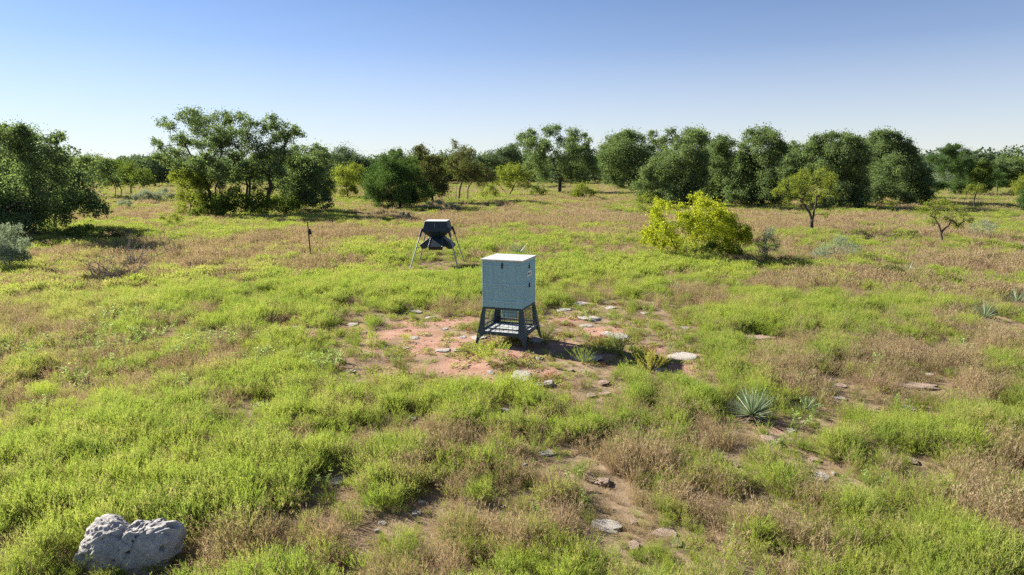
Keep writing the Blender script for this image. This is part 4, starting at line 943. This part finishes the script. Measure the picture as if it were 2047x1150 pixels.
tree('sagebrush', 'silvery sagebrush at the picture edge before the dark oaks', 'sage', (22, 545), [(8, 464, 15), (32, 460, 12), (15, 488, 25), (45, 490, 14), (-5, 500, 26), (30, 510, 20), (48, 512, 12), (10, 520, 18), (-20, 480, 20)], dens=0.75, leaf=3.4, cat='bush', thick=0.5, nsub=18, puff=1.1, fill=0.5)
tree('low_shrub', 'grey green low shrub spreading before the half bare elm', 'sage', (880, 422), [(858, 412, 11, 7), (878, 408, 13, 8), (898, 412, 11, 7), (912, 414, 8, 5)], dens=0.8, leaf=2.4, cat='shrub', thick=0.3)

print('tree leaves', LEAVES)

# distant wood along the horizon
def wood_proto(seed, kind):
    g = np.random.default_rng(seed); n = 2000
    lob = g.normal(0, 1, (13, 3)) * np.array([1.7, 1.7, 0.9]) + np.array([0, 0, 3.5]); lob[9:, 2] = 1.2; rr = g.uniform(1.2, 1.9, 13)
    ii = g.integers(0, 13, n); dd = unit(g.normal(0, 1, (n, 3))); c = lob[ii] + dd * rr[ii][:, None] * g.uniform(0.6, 1.05, (n, 1)); c = c[c[:, 2] > 0.3]; n = len(c)
    d = unit(g.normal(0, 1, (n, 3))); t1, _ = frame(d); sz = g.uniform(0.35, 0.7, (n, 1))
    V = np.stack([c - d * sz * .5, c + t1 * sz * .3, c + d * sz * .5, c - t1 * sz * .3], 1).reshape(-1, 3)
    return mesh_np('wood_tree', V, np.arange(n)[:, None] * 4 + np.arange(4)[None], None, M[kind], {'lv': np.repeat(np.clip(g.normal(.5, .2, n), 0, 1), 4)})
wprot = [wood_proto(900 + k, 'oak_far') for k in range(4)] + [wood_proto(950, 'green')]
g = np.random.default_rng(77); n = 2600
a = g.uniform(R(-50), R(50), n); r = np.sqrt(g.uniform(175 ** 2, 600 ** 2, n)); x = r * np.sin(a); y = r * np.cos(a)
k = (fbm(x / 45, y / 45, 555) > 0.44) | (r > 280); x, y, r = x[k], y[k], r[k]; n = len(x); s = g.uniform(0.75, 1.25, n)
scatter('far_woods', wprot, np.stack([x, y, height(x, y)], 1), np.where(g.uniform(size=n) < 0.85, g.integers(0, 4, n), 4), np.stack([np.zeros(n)] * 2 + [g.uniform(0, 6, n)], 1),
        np.stack([s * 1.5, s * 1.5, s * 1.2], 1), np.ones((n, 3)), 'dark distant oak woods along the horizon')

# ------------------------------------------------------------------ bare brush, yuccas, cacti, stalk
def twigs(base_list, name, label, seed, h, n, cat='shrub', spread=1.0):
    b0 = G(*base_list); g = np.random.default_rng(seed); chains = []
    def br(p, d, L, r, lev):
        m = 4; pts = [p]; dd = d.copy()
        for q in range(m):
            dd = dd + g.normal(0, 0.22, 3); dd[2] += 0.03; dd /= np.linalg.norm(dd); pts.append(pts[-1] + dd * L / m)
        chains.append((np.array(pts), np.linspace(r, r * 0.55, m + 1)))
        if lev > 0:
            for _ in range(g.integers(2, 5)):
                q = g.integers(1, m + 1); nd = dd + g.normal(0, 0.7, 3); nd /= np.linalg.norm(nd)
                br(pts[q], nd, L * g.uniform(0.45, 0.75), r * 0.55, lev - 1)
    for _ in range(n):
        a_ = g.uniform(0, 6.28); e = g.uniform(0.1, 1.2)
        br(np.array([g.normal(0, 0.15 * spread), g.normal(0, 0.15 * spread), 0.0]), np.array([math.cos(a_) * math.cos(e) * spread, math.sin(a_) * math.cos(e) * spread, math.sin(e)]), h * g.uniform(0.4, 0.8), 0.022, 3 if n > 8 else 2)
    V, Q = tubes(chains, 3)
    V[:, 2] = np.maximum(V[:, 2], 0.0)
    o = link(name, mesh_np(name, V, Q, None, M['twig'])); o.location = b0
    return tag(o, label, cat)
twigs((232, 562), 'dead_brush', 'low heap of bare grey dead branches in the brown grass', 11, 1.25, 16, spread=1.6)
twigs((268, 535), 'dead_brush', 'upright forked dead shrub with one long bare stem', 12, 2.0, 7, spread=0.7)
twigs((905, 405), 'dead_brush', 'pale bare branches at the foot of the half bare elm', 13, 2.2, 5)

def yucca(px, py, label, L, n, seed, group=None):
    b0 = G(px, py); g = np.random.default_rng(seed); root = thing('yucca', label, 'yucca', b0, 0, group)
    A_ = Acc()
    az = g.uniform(0, 6.28, n); el = np.arcsin(g.uniform(0.12, 1.0, n) ** 0.8)
    d = np.stack([np.cos(az) * np.cos(el), np.sin(az) * np.cos(el), np.sin(el)], 1)
    base = d * 0.05 + np.array([0, 0, 0.15 * L]); tip = base + d * L * g.uniform(0.75, 1.1, (n, 1))
    V, Q, T = blades(base, tip, np.full(n, max(0.009, 0.014 * L)), g); A_.add(V, Q, T, np.repeat(np.clip(g.normal(0.55, 0.25, n), 0, 1), 5))
    link('leaf_rosette', A_.mesh('leaf_rosette', M['yucca']), root)
    m = n // 3; A2 = Acc()
    az = g.uniform(0, 6.28, m); el = g.uniform(-0.5, 0.1, m); d = np.stack([np.cos(az) * np.cos(el), np.sin(az) * np.cos(el), np.sin(el)], 1)
    base = d * 0.05 + np.array([0, 0, 0.16 * L]); tip = base + d * L * g.uniform(0.5, 0.8, (m, 1)); tip[:, 2] = np.maximum(tip[:, 2], 0.01)
    V, Q, T = blades(base, tip, np.full(m, max(0.015, 0.018 * L)), g); A2.add(V, Q, T)
    me = mesh_np('dead_leaf_skirt', np.vstack(A2.V), np.vstack(A2.Q), np.vstack(A2.T), M['twig']); link('dead_leaf_skirt', me, root)
yucca(1503, 838, 'big spiky blue green yucca with pale leaf edges near a pink limestone block', 0.48, 280, 1)
yucca(1612, 822, 'small dark yucca in brown grass beside the big yucca', 0.26, 45, 2)
yucca(1034, 515, 'grey green yucca standing behind the lid of the box feeder', 0.75, 170, 3)
yucca(1968, 640, 'bluish yucca clump in weeds uphill from the long ledge', 0.5, 90, 4)
yucca(2032, 608, 'pale yucca at the picture edge above the bluish yucca', 0.5, 80, 5)
yucca(1010, 500, 'thin small yucca just beyond the grey green yucca', 0.4, 50, 6)
yucca(1815, 548, 'yucca tuft amid the dark low shrubs in the hollow', 0.45, 60, 7)

def cactus(px, py, label, seed, h):
    b0 = G(px, py); g = np.random.default_rng(seed); root = thing('prickly_pear', label, 'cactus', b0)
    v, f = ico(2)
    for k in range(7):
        c = np.array([g.normal(0, 0.22 * h), g.normal(0, 0.15 * h), h * (0.25 + 0.1 * k)]); a_ = g.uniform(-0.7, 0.7)
        q = v * np.array([0.2 * h, 0.05 * h, 0.25 * h]); ca, sa = math.cos(a_), math.sin(a_)
        q = np.stack([q[:, 0] * ca - q[:, 1] * sa, q[:, 0] * sa + q[:, 1] * ca, q[:, 2]], 1)
        link('pad', mesh_np('pad', q + c, None, f, M['cactus'], {'lv': np.full(len(v), g.uniform(0.2, 0.9))}, smooth=True), root)
cactus(817, 440, 'upright green prickly pear beyond the dark gravity feeder', 1, 0.62)
cactus(803, 438, 'smaller dim prickly pear beside the upright one beyond the dark gravity feeder', 2, 0.5)

# weeds that stand alone by the box feeder
for k, (px, py, sc_, tn, lb) in enumerate([(978, 724, 1.25, (0.34, 0.40, 0.09), 'yellow green weed clump before the near legs of the box feeder'),
                                         (1240, 712, 1.1, (0.16, 0.24, 0.07), 'dark green weed clump growing in the box feeder shadow'),
                                         (1205, 706, 0.8, (0.18, 0.26, 0.07), 'small weed in the box feeder shadow beside the dark green clump'),
                                         (1300, 745, 1.2, (0.36, 0.34, 0.10), 'yellowish weed tuft past the tip of the box feeder shadow'),
                                         (1092, 688, 0.8, (0.20, 0.28, 0.07), 'weed at the far right leg of the box feeder'),
                                         (1165, 728, 0.9, (0.30, 0.36, 0.10), 'light weed standing before the shaded bluish slab'),
                                         (1270, 730, 0.9, (0.30, 0.36, 0.10), 'light weed at the lower edge of the box feeder shadow'),
                                         (742, 690, 0.9, (0.34, 0.40, 0.10), 'weed clump alone on the dirt at its weedy end'),
                                         (814, 683, 0.5, (0.38, 0.42, 0.09), 'small bright tuft in the middle of the bare dirt')]):
    q_ = G(px, py); o = link('weed_clump', wp[k % 6]); o.location = q_; o.scale = (sc_, sc_, sc_ * 0.95); o.rotation_euler = (0, 0, k * 1.3); o['tint'] = tn
    tag(o, lb, 'weed', None, 'thing')

sp = G(1038, 996); A_ = Acc(); g = np.random.default_rng(3)
V, Q = tubes([(np.array([[0, 0, 0], [0.03, 0, 0.13], [0.08, 0.0, 0.26]]), np.array([0.006, 0.005, 0.004]))], 5)
st_ = thing('dead_stalk', 'thin pale dead flower stalk leaning up out of green weeds', 'plant stalk', sp + np.array([0, 0, 0.2]))
link('stem', mesh_np('stem', V, Q, None, M['twig']), st_)
v, f = ico(2); link('seed_head', mesh_np('seed_head', v * np.array([.035, .03, .016]) + np.array([0.085, 0, 0.265]), None, f, M['twig']), st_)

# ------------------------------------------------------------------ metal things
def galv(name, c0, c1, rough=0.42, metal=0.55, streak=True):
    m, t, out = new_mat(name)
    tc = t.nodes.new('ShaderNodeTexCoord'); P = tc.outputs['Object']
    v = t.nodes.new('ShaderNodeTexVoronoi'); v.inputs['Scale'].default_value = 38; t.links.new(P, v.inputs['Vector'])
    sp_ = ramp(t, v.outputs['Color'], [(0.2, c0), (0.8, c1)])
    mp_ = t.nodes.new('ShaderNodeMapping'); mp_.inputs['Scale'].default_value = (9, 9, 1.2); t.links.new(P, mp_.inputs[0])
    stx = ramp(t, noise_node(t, 1.5, 5, 0.65, mp_.outputs[0]), [(0.35, (0.86, 0.85, 0.83)), (0.6, (1, 1, 1))])
    c = mixrgb(t, sp_, stx, 0.8 if streak else 0.3, 'MULTIPLY')
    b = t.nodes.new('ShaderNodeBsdfPrincipled'); t.links.new(c, b.inputs['Base Color'])
    b.inputs['Metallic'].default_value = metal; b.inputs['Specular IOR Level'].default_value = 0.3
    rr = t.nodes.new('ShaderNodeMapRange'); rr.inputs[3].default_value = rough - 0.1; rr.inputs[4].default_value = rough + 0.15
    t.links.new(noise_node(t, 12, 4, 0.6, P), rr.inputs[0]); t.links.new(rr.outputs[0], b.inputs['Roughness'])
    t.links.new(b.outputs[0], out.inputs[0]); return m
M['galv'] = galv('galvanised_sheet_sky_tint', (0.285, 0.49, 0.585), (0.288, 0.494, 0.59), 0.6, 0.1)  # bluer than bare zinc: blue sky reflection put into the base colour
M['lid'] = galv('galvanised_lid', (0.52, 0.54, 0.54), (0.66, 0.68, 0.68), 0.5, 0.3)
M['seam'] = galv('seam_sky_gleam', (0.42, 0.62, 0.72), (0.42, 0.62, 0.72), 0.6, 0.05)  # paler than the sheet: sky gleam on the seam edges painted in
M['steel'] = solid_mat('dark_painted_steel', [(0.3, (0.042, 0.065, 0.085)), (0.7, (0.062, 0.09, 0.11))], 12, 0.5, 0.2)
M['green_paint'] = solid_mat('dark_green_paint', [(0.3, (0.014, 0.026, 0.040)), (0.7, (0.024, 0.042, 0.06))], 6, 0.45, 0.0, spec=0.4)
M['pipe'] = galv('galvanised_pipe', (0.28, 0.30, 0.32), (0.36, 0.38, 0.40), 0.45, 0.4)
M['black'] = solid_mat('black_plastic', [(0.3, (0.012, 0.012, 0.013)), (0.7, (0.022, 0.022, 0.024))], 20, 0.5)
M['white'] = solid_mat('white_plate', [(0.3, (0.62, 0.64, 0.66)), (0.7, (0.74, 0.75, 0.76))], 20, 0.5)
M['ink'] = solid_mat('dark_ink', [(0.3, (0.03, 0.04, 0.06)), (0.7, (0.05, 0.06, 0.09))], 20, 0.6)
M['rust'] = solid_mat('rusty_post', [(0.3, (0.025, 0.02, 0.018)), (0.7, (0.06, 0.035, 0.028))], 14, 0.85)

def box(name, parent, mat, c, s, bev=0.004, rot=None):
    bm = bmesh.new(); bmesh.ops.create_cube(bm, size=1)
    bmesh.ops.scale(bm, vec=s, verts=bm.verts)
    if bev: bmesh.ops.bevel(bm, geom=list(bm.edges), offset=min(bev, min(s) * 0.3), segments=1, affect='EDGES')
    if rot: bmesh.ops.rotate(bm, matrix=Matrix.Rotation(rot[1], 3, rot[0]), verts=bm.verts)
    bmesh.ops.translate(bm, vec=c, verts=bm.verts)
    me = bpy.data.meshes.new(name); bm.to_mesh(me); bm.free(); me.materials.append(M[mat])
    return link(name, me, parent)

def plate(name, parent, mat, poly, normal, th, bev=0.0):
    """flat polygon of 3D points given thickness along a normal"""
    bm = bmesh.new(); n = Vector(normal).normalized() * th / 2
    a = [bm.verts.new(Vector(p) + n) for p in poly]; b_ = [bm.verts.new(Vector(p) - n) for p in poly]
    bm.faces.new(a); bm.faces.new(b_[::-1]); m = len(poly)
    for q in range(m): bm.faces.new([a[q], b_[q], b_[(q + 1) % m], a[(q + 1) % m]])
    bmesh.ops.recalc_face_normals(bm, faces=bm.faces)
    if bev: bmesh.ops.bevel(bm, geom=list(bm.edges), offset=bev, segments=1, affect='EDGES')
    me = bpy.data.meshes.new(name); bm.to_mesh(me); bm.free(); me.materials.append(M[mat])
    return link(name, me, parent)

def rods(name, parent, mat, segs, r, sides=6):
    V, Q = tubes([(np.array(s_), np.array([r, r])) for s_ in segs], sides)
    return link(name, mesh_np(name, V, Q, None, M[mat]), parent)

# --- box feeder
fz = min(float(height(FEED[0] + a, FEED[1] + b_)) for a in (-.6, .6) for b_ in (-.6, .6))
F = thing('box_feeder', 'grey galvanised box feeder on dark splayed legs over red dirt', 'wildlife feeder', (FEED[0], FEED[1], fz - 0.02), -R(19))
H = 0.49; Z0, Z1 = 0.95, 2.05; FL = 0.15; ZP = 0.37
box('hopper_body', F, 'galv', (0, 0, (Z0 + Z1) / 2), (2 * H, 2 * H, Z1 - Z0), 0.008)
box('lid', F, 'lid', (0, 0, Z1 + 0.024), (2 * H + 0.07, 2 * H + 0.07, 0.042), 0.008)
for zf in (0.10, 0.49, 0.86):
    z = Z1 - zf * (Z1 - Z0)
    for sx, sy, wx, wy in ((0, -1, 2 * H - .02, 0.016), (1, 0, 0.016, 2 * H - .02), (0, 1, 2 * H - .02, 0.016), (-1, 0, 0.016, 2 * H - .02)):
        box('seam', F, 'seam', (sx * (H + 0.006), sy * (H + 0.006), z), (wx, wy, 0.020), 0.006)
for sx in (-1, 1):
    for sy in (-1, 1):
        box('corner_angle', F, 'galv', (sx * (H - 0.008), sy * (H - 0.008), (Z0 + Z1) / 2), (0.03, 0.03, Z1 - Z0 - 0.01), 0.003)
def latch(c, ax):
    sz = (0.035, 0.03, 0.13) if ax == 'y' else (0.03, 0.035, 0.12)
    o = box('latch', F, 'black', c, sz, 0.006); return o
latch((0, -H - 0.013, Z1 - 0.10), 'y'); latch((H + 0.013, 0.0, Z1 - 0.15), 'x'); latch((H + 0.013, 0.02, Z1 - 0.60), 'x')
for a in ((0.43, -H - 0.006, 1.24), (0.18, -H - 0.006, 1.26), (-0.43, -H - 0.006, 1.27)):
    v, f = ico(2); link('bolt', mesh_np('bolt', v * 0.013 + np.array(a), None, f, M['lid']), F)
pl = plate('name_plate', F, 'white', [(H + 0.008, -0.15, 1.66), (H + 0.008, 0.16, 1.66), (H + 0.008, 0.19, 1.725), (H + 0.008, 0.16, 1.79), (H + 0.008, -0.15, 1.79), (H + 0.008, -0.19, 1.72)], (1, 0, 0), 0.006)
for k, (y0, y1, z0, z1) in enumerate([(-0.125, -0.085, 1.70, 1.755), (-0.075, -0.05, 1.705, 1.745), (-0.035, -0.022, 1.705, 1.74), (-0.005, 0.01, 1.705, 1.74), (0.028, 0.042, 1.705, 1.735), (0.06, 0.072, 1.705, 1.735), (0.09, 0.108, 1.705, 1.745)]):
    s_ = 0.012
    plate('lettering', pl, 'ink', [(H + 0.0125, y0, z0), (H + 0.0125, y1, z0), (H + 0.0125, y1 + s_, z1), (H + 0.0125, y0 + s_, z1)], (1, 0, 0), 0.002)
box('base_frame', F, 'steel', (0, 0, Z0 - 0.022), (2 * H + 0.012, 2 * H + 0.012, 0.038), 0.004)
def fl(z): return H + FL * (Z0 - z) / Z0         # half width of the leg line at a height
for sx in (-1, 1):
    for sy in (-1, 1):
        lg = None
        for ax in (0, 1):
            def pt(inw, z):
                e = fl(z)
                return (sx * (e - inw), sy * e, z) if ax == 0 else (sx * e, sy * (e - inw), z)
            poly = [pt(0.0, Z0 - 0.01), pt(0.07, Z0 - 0.01), pt(0.16, ZP + 0.02), pt(0.15, ZP - 0.09), pt(0.075, ZP - 0.16), pt(0.065, 0.0), pt(0.0, 0.0)]
            nrm = (0, sy, FL / Z0) if ax == 0 else (sx, 0, FL / Z0)
            if lg is None: lg = plate('leg', F, 'steel', poly, nrm, 0.012)
            else: plate('leg_flange', lg, 'steel', poly, nrm, 0.0112)
        box('foot_pad', lg, 'steel', (sx * (fl(0) - 0.02), sy * (fl(0) - 0.02), 0.008), (0.13, 0.13, 0.016), 0.003)
e = fl(ZP)
box('platform_floor', F, 'lid', (0, 0, ZP - 0.03), (2 * e - 0.10, 2 * e - 0.10, 0.012), 0)
for sx, sy in ((0, -1), (1, 0), (0, 1), (-1, 0)):
    L_ = 2 * e - 0.06
    dim = (L_, 0.03, 0.085) if sx == 0 else (0.03, L_, 0.085)
    box('platform_rail', F, 'steel', (sx * (e - 0.025), sy * (e - 0.025), ZP - 0.03), dim, 0.003)
    e2 = fl(ZP + 0.09); dim = (2 * e2 - 0.2, 0.025, 0.03) if sx == 0 else (0.025, 2 * e2 - 0.2, 0.03)
    box('guard_bar', F, 'steel', (sx * (e2 - 0.02), sy * (e2 - 0.02), ZP + 0.085), dim, 0.003)
    segs = []
    zt, zb = Z0 - 0.03, ZP + 0.0
    for q in range(10):
        u = -0.9 + 1.8 * q / 9; t0 = u * (fl(zb) - 0.03); t1_ = u * (fl(zt) - 0.03)
        p0 = (t0, sy * (fl(zb) - 0.035), zb) if sx == 0 else (sx * (fl(zb) - 0.035), t0, zb)
        p1 = (t1_, sy * (fl(zt) - 0.035), zt) if sx == 0 else (sx * (fl(zt) - 0.035), t1_, zt)
        segs.append((p0, p1))
    for q in range(6):
        z = zb + (zt - zb) * (q + 0.6) / 6.4; ee = fl(z) - 0.03
        segs.append(((-ee, sy * (ee), z), (ee, sy * (ee), z)) if sx == 0 else ((sx * ee, -ee, z), (sx * ee, ee, z)))
    rods('wire_guard', F, 'steel', segs, 0.0042, 4)
box('spinner_housing', F, 'galv', (0.02, 0.0, Z0 - 0.17), (0.31, 0.31, 0.26), 0.006)
rods('spreader_shaft', F, 'steel', [((0.02, 0, Z0 - 0.3), (0.02, 0, Z0 - 0.42))], 0.012, 8)

# --- gravity feeder
q0 = G(876, 533); gz0 = float(height(q0[0], q0[1]))
D = thing('gravity_feeder', 'dark green hopper feeder with four spouts on long pipe legs', 'wildlife feeder', (q0[0], q0[1], gz0), -R(3))
def frustum(name, parent, mat, z0, a0, z1, a1, th=None):
    bm = bmesh.new()
    lo = [bm.verts.new((sx * a0, sy * a0, z0)) for sx, sy in ((-1, -1), (1, -1), (1, 1), (-1, 1))]; hi = [bm.verts.new((sx * a1, sy * a1, z1)) for sx, sy in ((-1, -1), (1, -1), (1, 1), (-1, 1))]
    bm.faces.new(lo[::-1]); bm.faces.new(hi)
    for q in range(4): bm.faces.new([lo[q], lo[(q + 1) % 4], hi[(q + 1) % 4], hi[q]])
    bmesh.ops.bevel(bm, geom=list(bm.edges), offset=0.008, segments=1, affect='EDGES')
    me = bpy.data.meshes.new(name); bm.to_mesh(me); bm.free(); me.materials.append(M[mat]); return link(name, me, parent)
frustum('hopper_cover', D, 'green_paint', 1.56, 0.57, 1.98, 0.47)
frustum('lid', D, 'lid', 1.982, 0.478, 2.006, 0.468)
frustum('hopper_cone', D, 'green_paint', 1.31, 0.29, 1.557, 0.555)
frustum('spout_core', D, 'green_paint', 0.86, 0.25, 1.308, 0.27)
box('latch_strap', D, 'pipe', (-0.03, -0.515, 1.84), (0.018, 0.012, 0.20), 0.002, ('X', -R(13)))
prof = [(0.15, 1.30), (0.285, 1.30), (0.74, 0.95), (0.64, 0.80), (0.50, 0.80), (0.32, 0.92), (0.15, 0.92)]
for k in range(4):
    a_ = k * math.pi / 2
    bm = bmesh.new(); wv = []
    for sgn in (-1, 1):
        wv.append([bm.verts.new((r_, sgn * (0.24 + (0.05 if q in (2, 3, 4) else 0.0)), z)) for q, (r_, z) in enumerate(prof)])
    bm.faces.new(wv[0]); bm.faces.new(wv[1][::-1]); m = len(prof)
    for q in range(m): bm.faces.new([wv[0][q], wv[1][q], wv[1][(q + 1) % m], wv[0][(q + 1) % m]])
    bmesh.ops.recalc_face_normals(bm, faces=bm.faces); bmesh.ops.rotate(bm, matrix=Matrix.Rotation(a_, 3, 'Z'), verts=bm.verts)
    me = bpy.data.meshes.new('feed_spout'); bm.to_mesh(me); bm.free(); me.materials.append(M['green_paint']); sp_o = link('feed_spout', me, D)
    c, s_ = math.cos(a_), math.sin(a_)
    def rt(p): return (p[0] * c - p[1] * s_, p[0] * s_ + p[1] * c, p[2])
    plate('spout_mouth', sp_o, 'black', [rt((0.745, -0.27, 0.945)), rt((0.745, 0.27, 0.945)), rt((0.645, 0.27, 0.80)), rt((0.645, -0.27, 0.80))], rt((0.8, 0, -0.55)), 0.006)
    rods('spout_edge', sp_o, 'pipe', [(rt((0.29, sg * 0.243, 1.30)), rt((0.745, sg * 0.293, 0.952))) for sg in (-1, 1)], 0.010, 5)
for sx in (-1, 1):
    for sy in (-1, 1):
        g1 = G(876, 533); bx, by = sx * 1.03, sy * 1.12
        c_, s_ = math.cos(-R(3)), math.sin(-R(3)); zz = float(height(q0[0] + bx * c_ - by * s_, q0[1] + bx * s_ + by * c_)) - gz0 - 0.04
        top = np.array([sx * 0.56, sy * 0.56, 1.70]); bot = np.array([bx, by, zz])
        lg = rods('leg', D, 'pipe', [(bot, top)], 0.027, 10)
        rods('leg_socket', lg, 'green_paint', [(top + (bot - top) * 0.20, top)], 0.045, 10)

# --- steel post with trail camera
p0 = G(621.5, 516); hh = 72 * scale_at(p0)
PO = thing('fence_post', 'thin dark steel post standing alone in brown grass', 'post', p0)
lean = -0.035 * hh
bm_pts = [((0, 0, -0.1), (lean * 1.2, 0, hh))]
rods('post_shaft', PO, 'rust', bm_pts, 0.028, 8)
segs = [((lean * 1.2 * z / hh - 0.0, -0.03, z), (lean * 1.2 * z / hh, -0.045, z)) for z in np.arange(0.2, hh - 0.03, 0.08)]
rods('stud_row', PO, 'rust', segs, 0.016, 5)
TC = thing('trail_camera', 'small black trail camera strapped to the thin steel post', 'camera', (p0[0] + lean * 0.9 + 0.075, p0[1] - 0.05, p0[2] + hh * 0.68))
box('case', TC, 'black', (0, 0, 0.06), (0.13, 0.10, 0.20), 0.015, ('Y', R(-12)))
box('hood', TC, 'black', (-0.01, -0.01, 0.19), (0.10, 0.11, 0.07), 0.015)
rods('lens', TC, 'ink', [((0.0, -0.07, 0.10), (0, -0.045, 0.10))], 0.025, 10)
rods('strap', TC, 'black', [((-0.09, 0.0, 0.05), (0.0, 0.0, 0.05)), ((0.07, 0, 0.02), (0.085, 0, -0.14))], 0.014, 6)
print('done', len(bpy.data.objects), sum(len(m.polygons) for m in bpy.data.meshes))
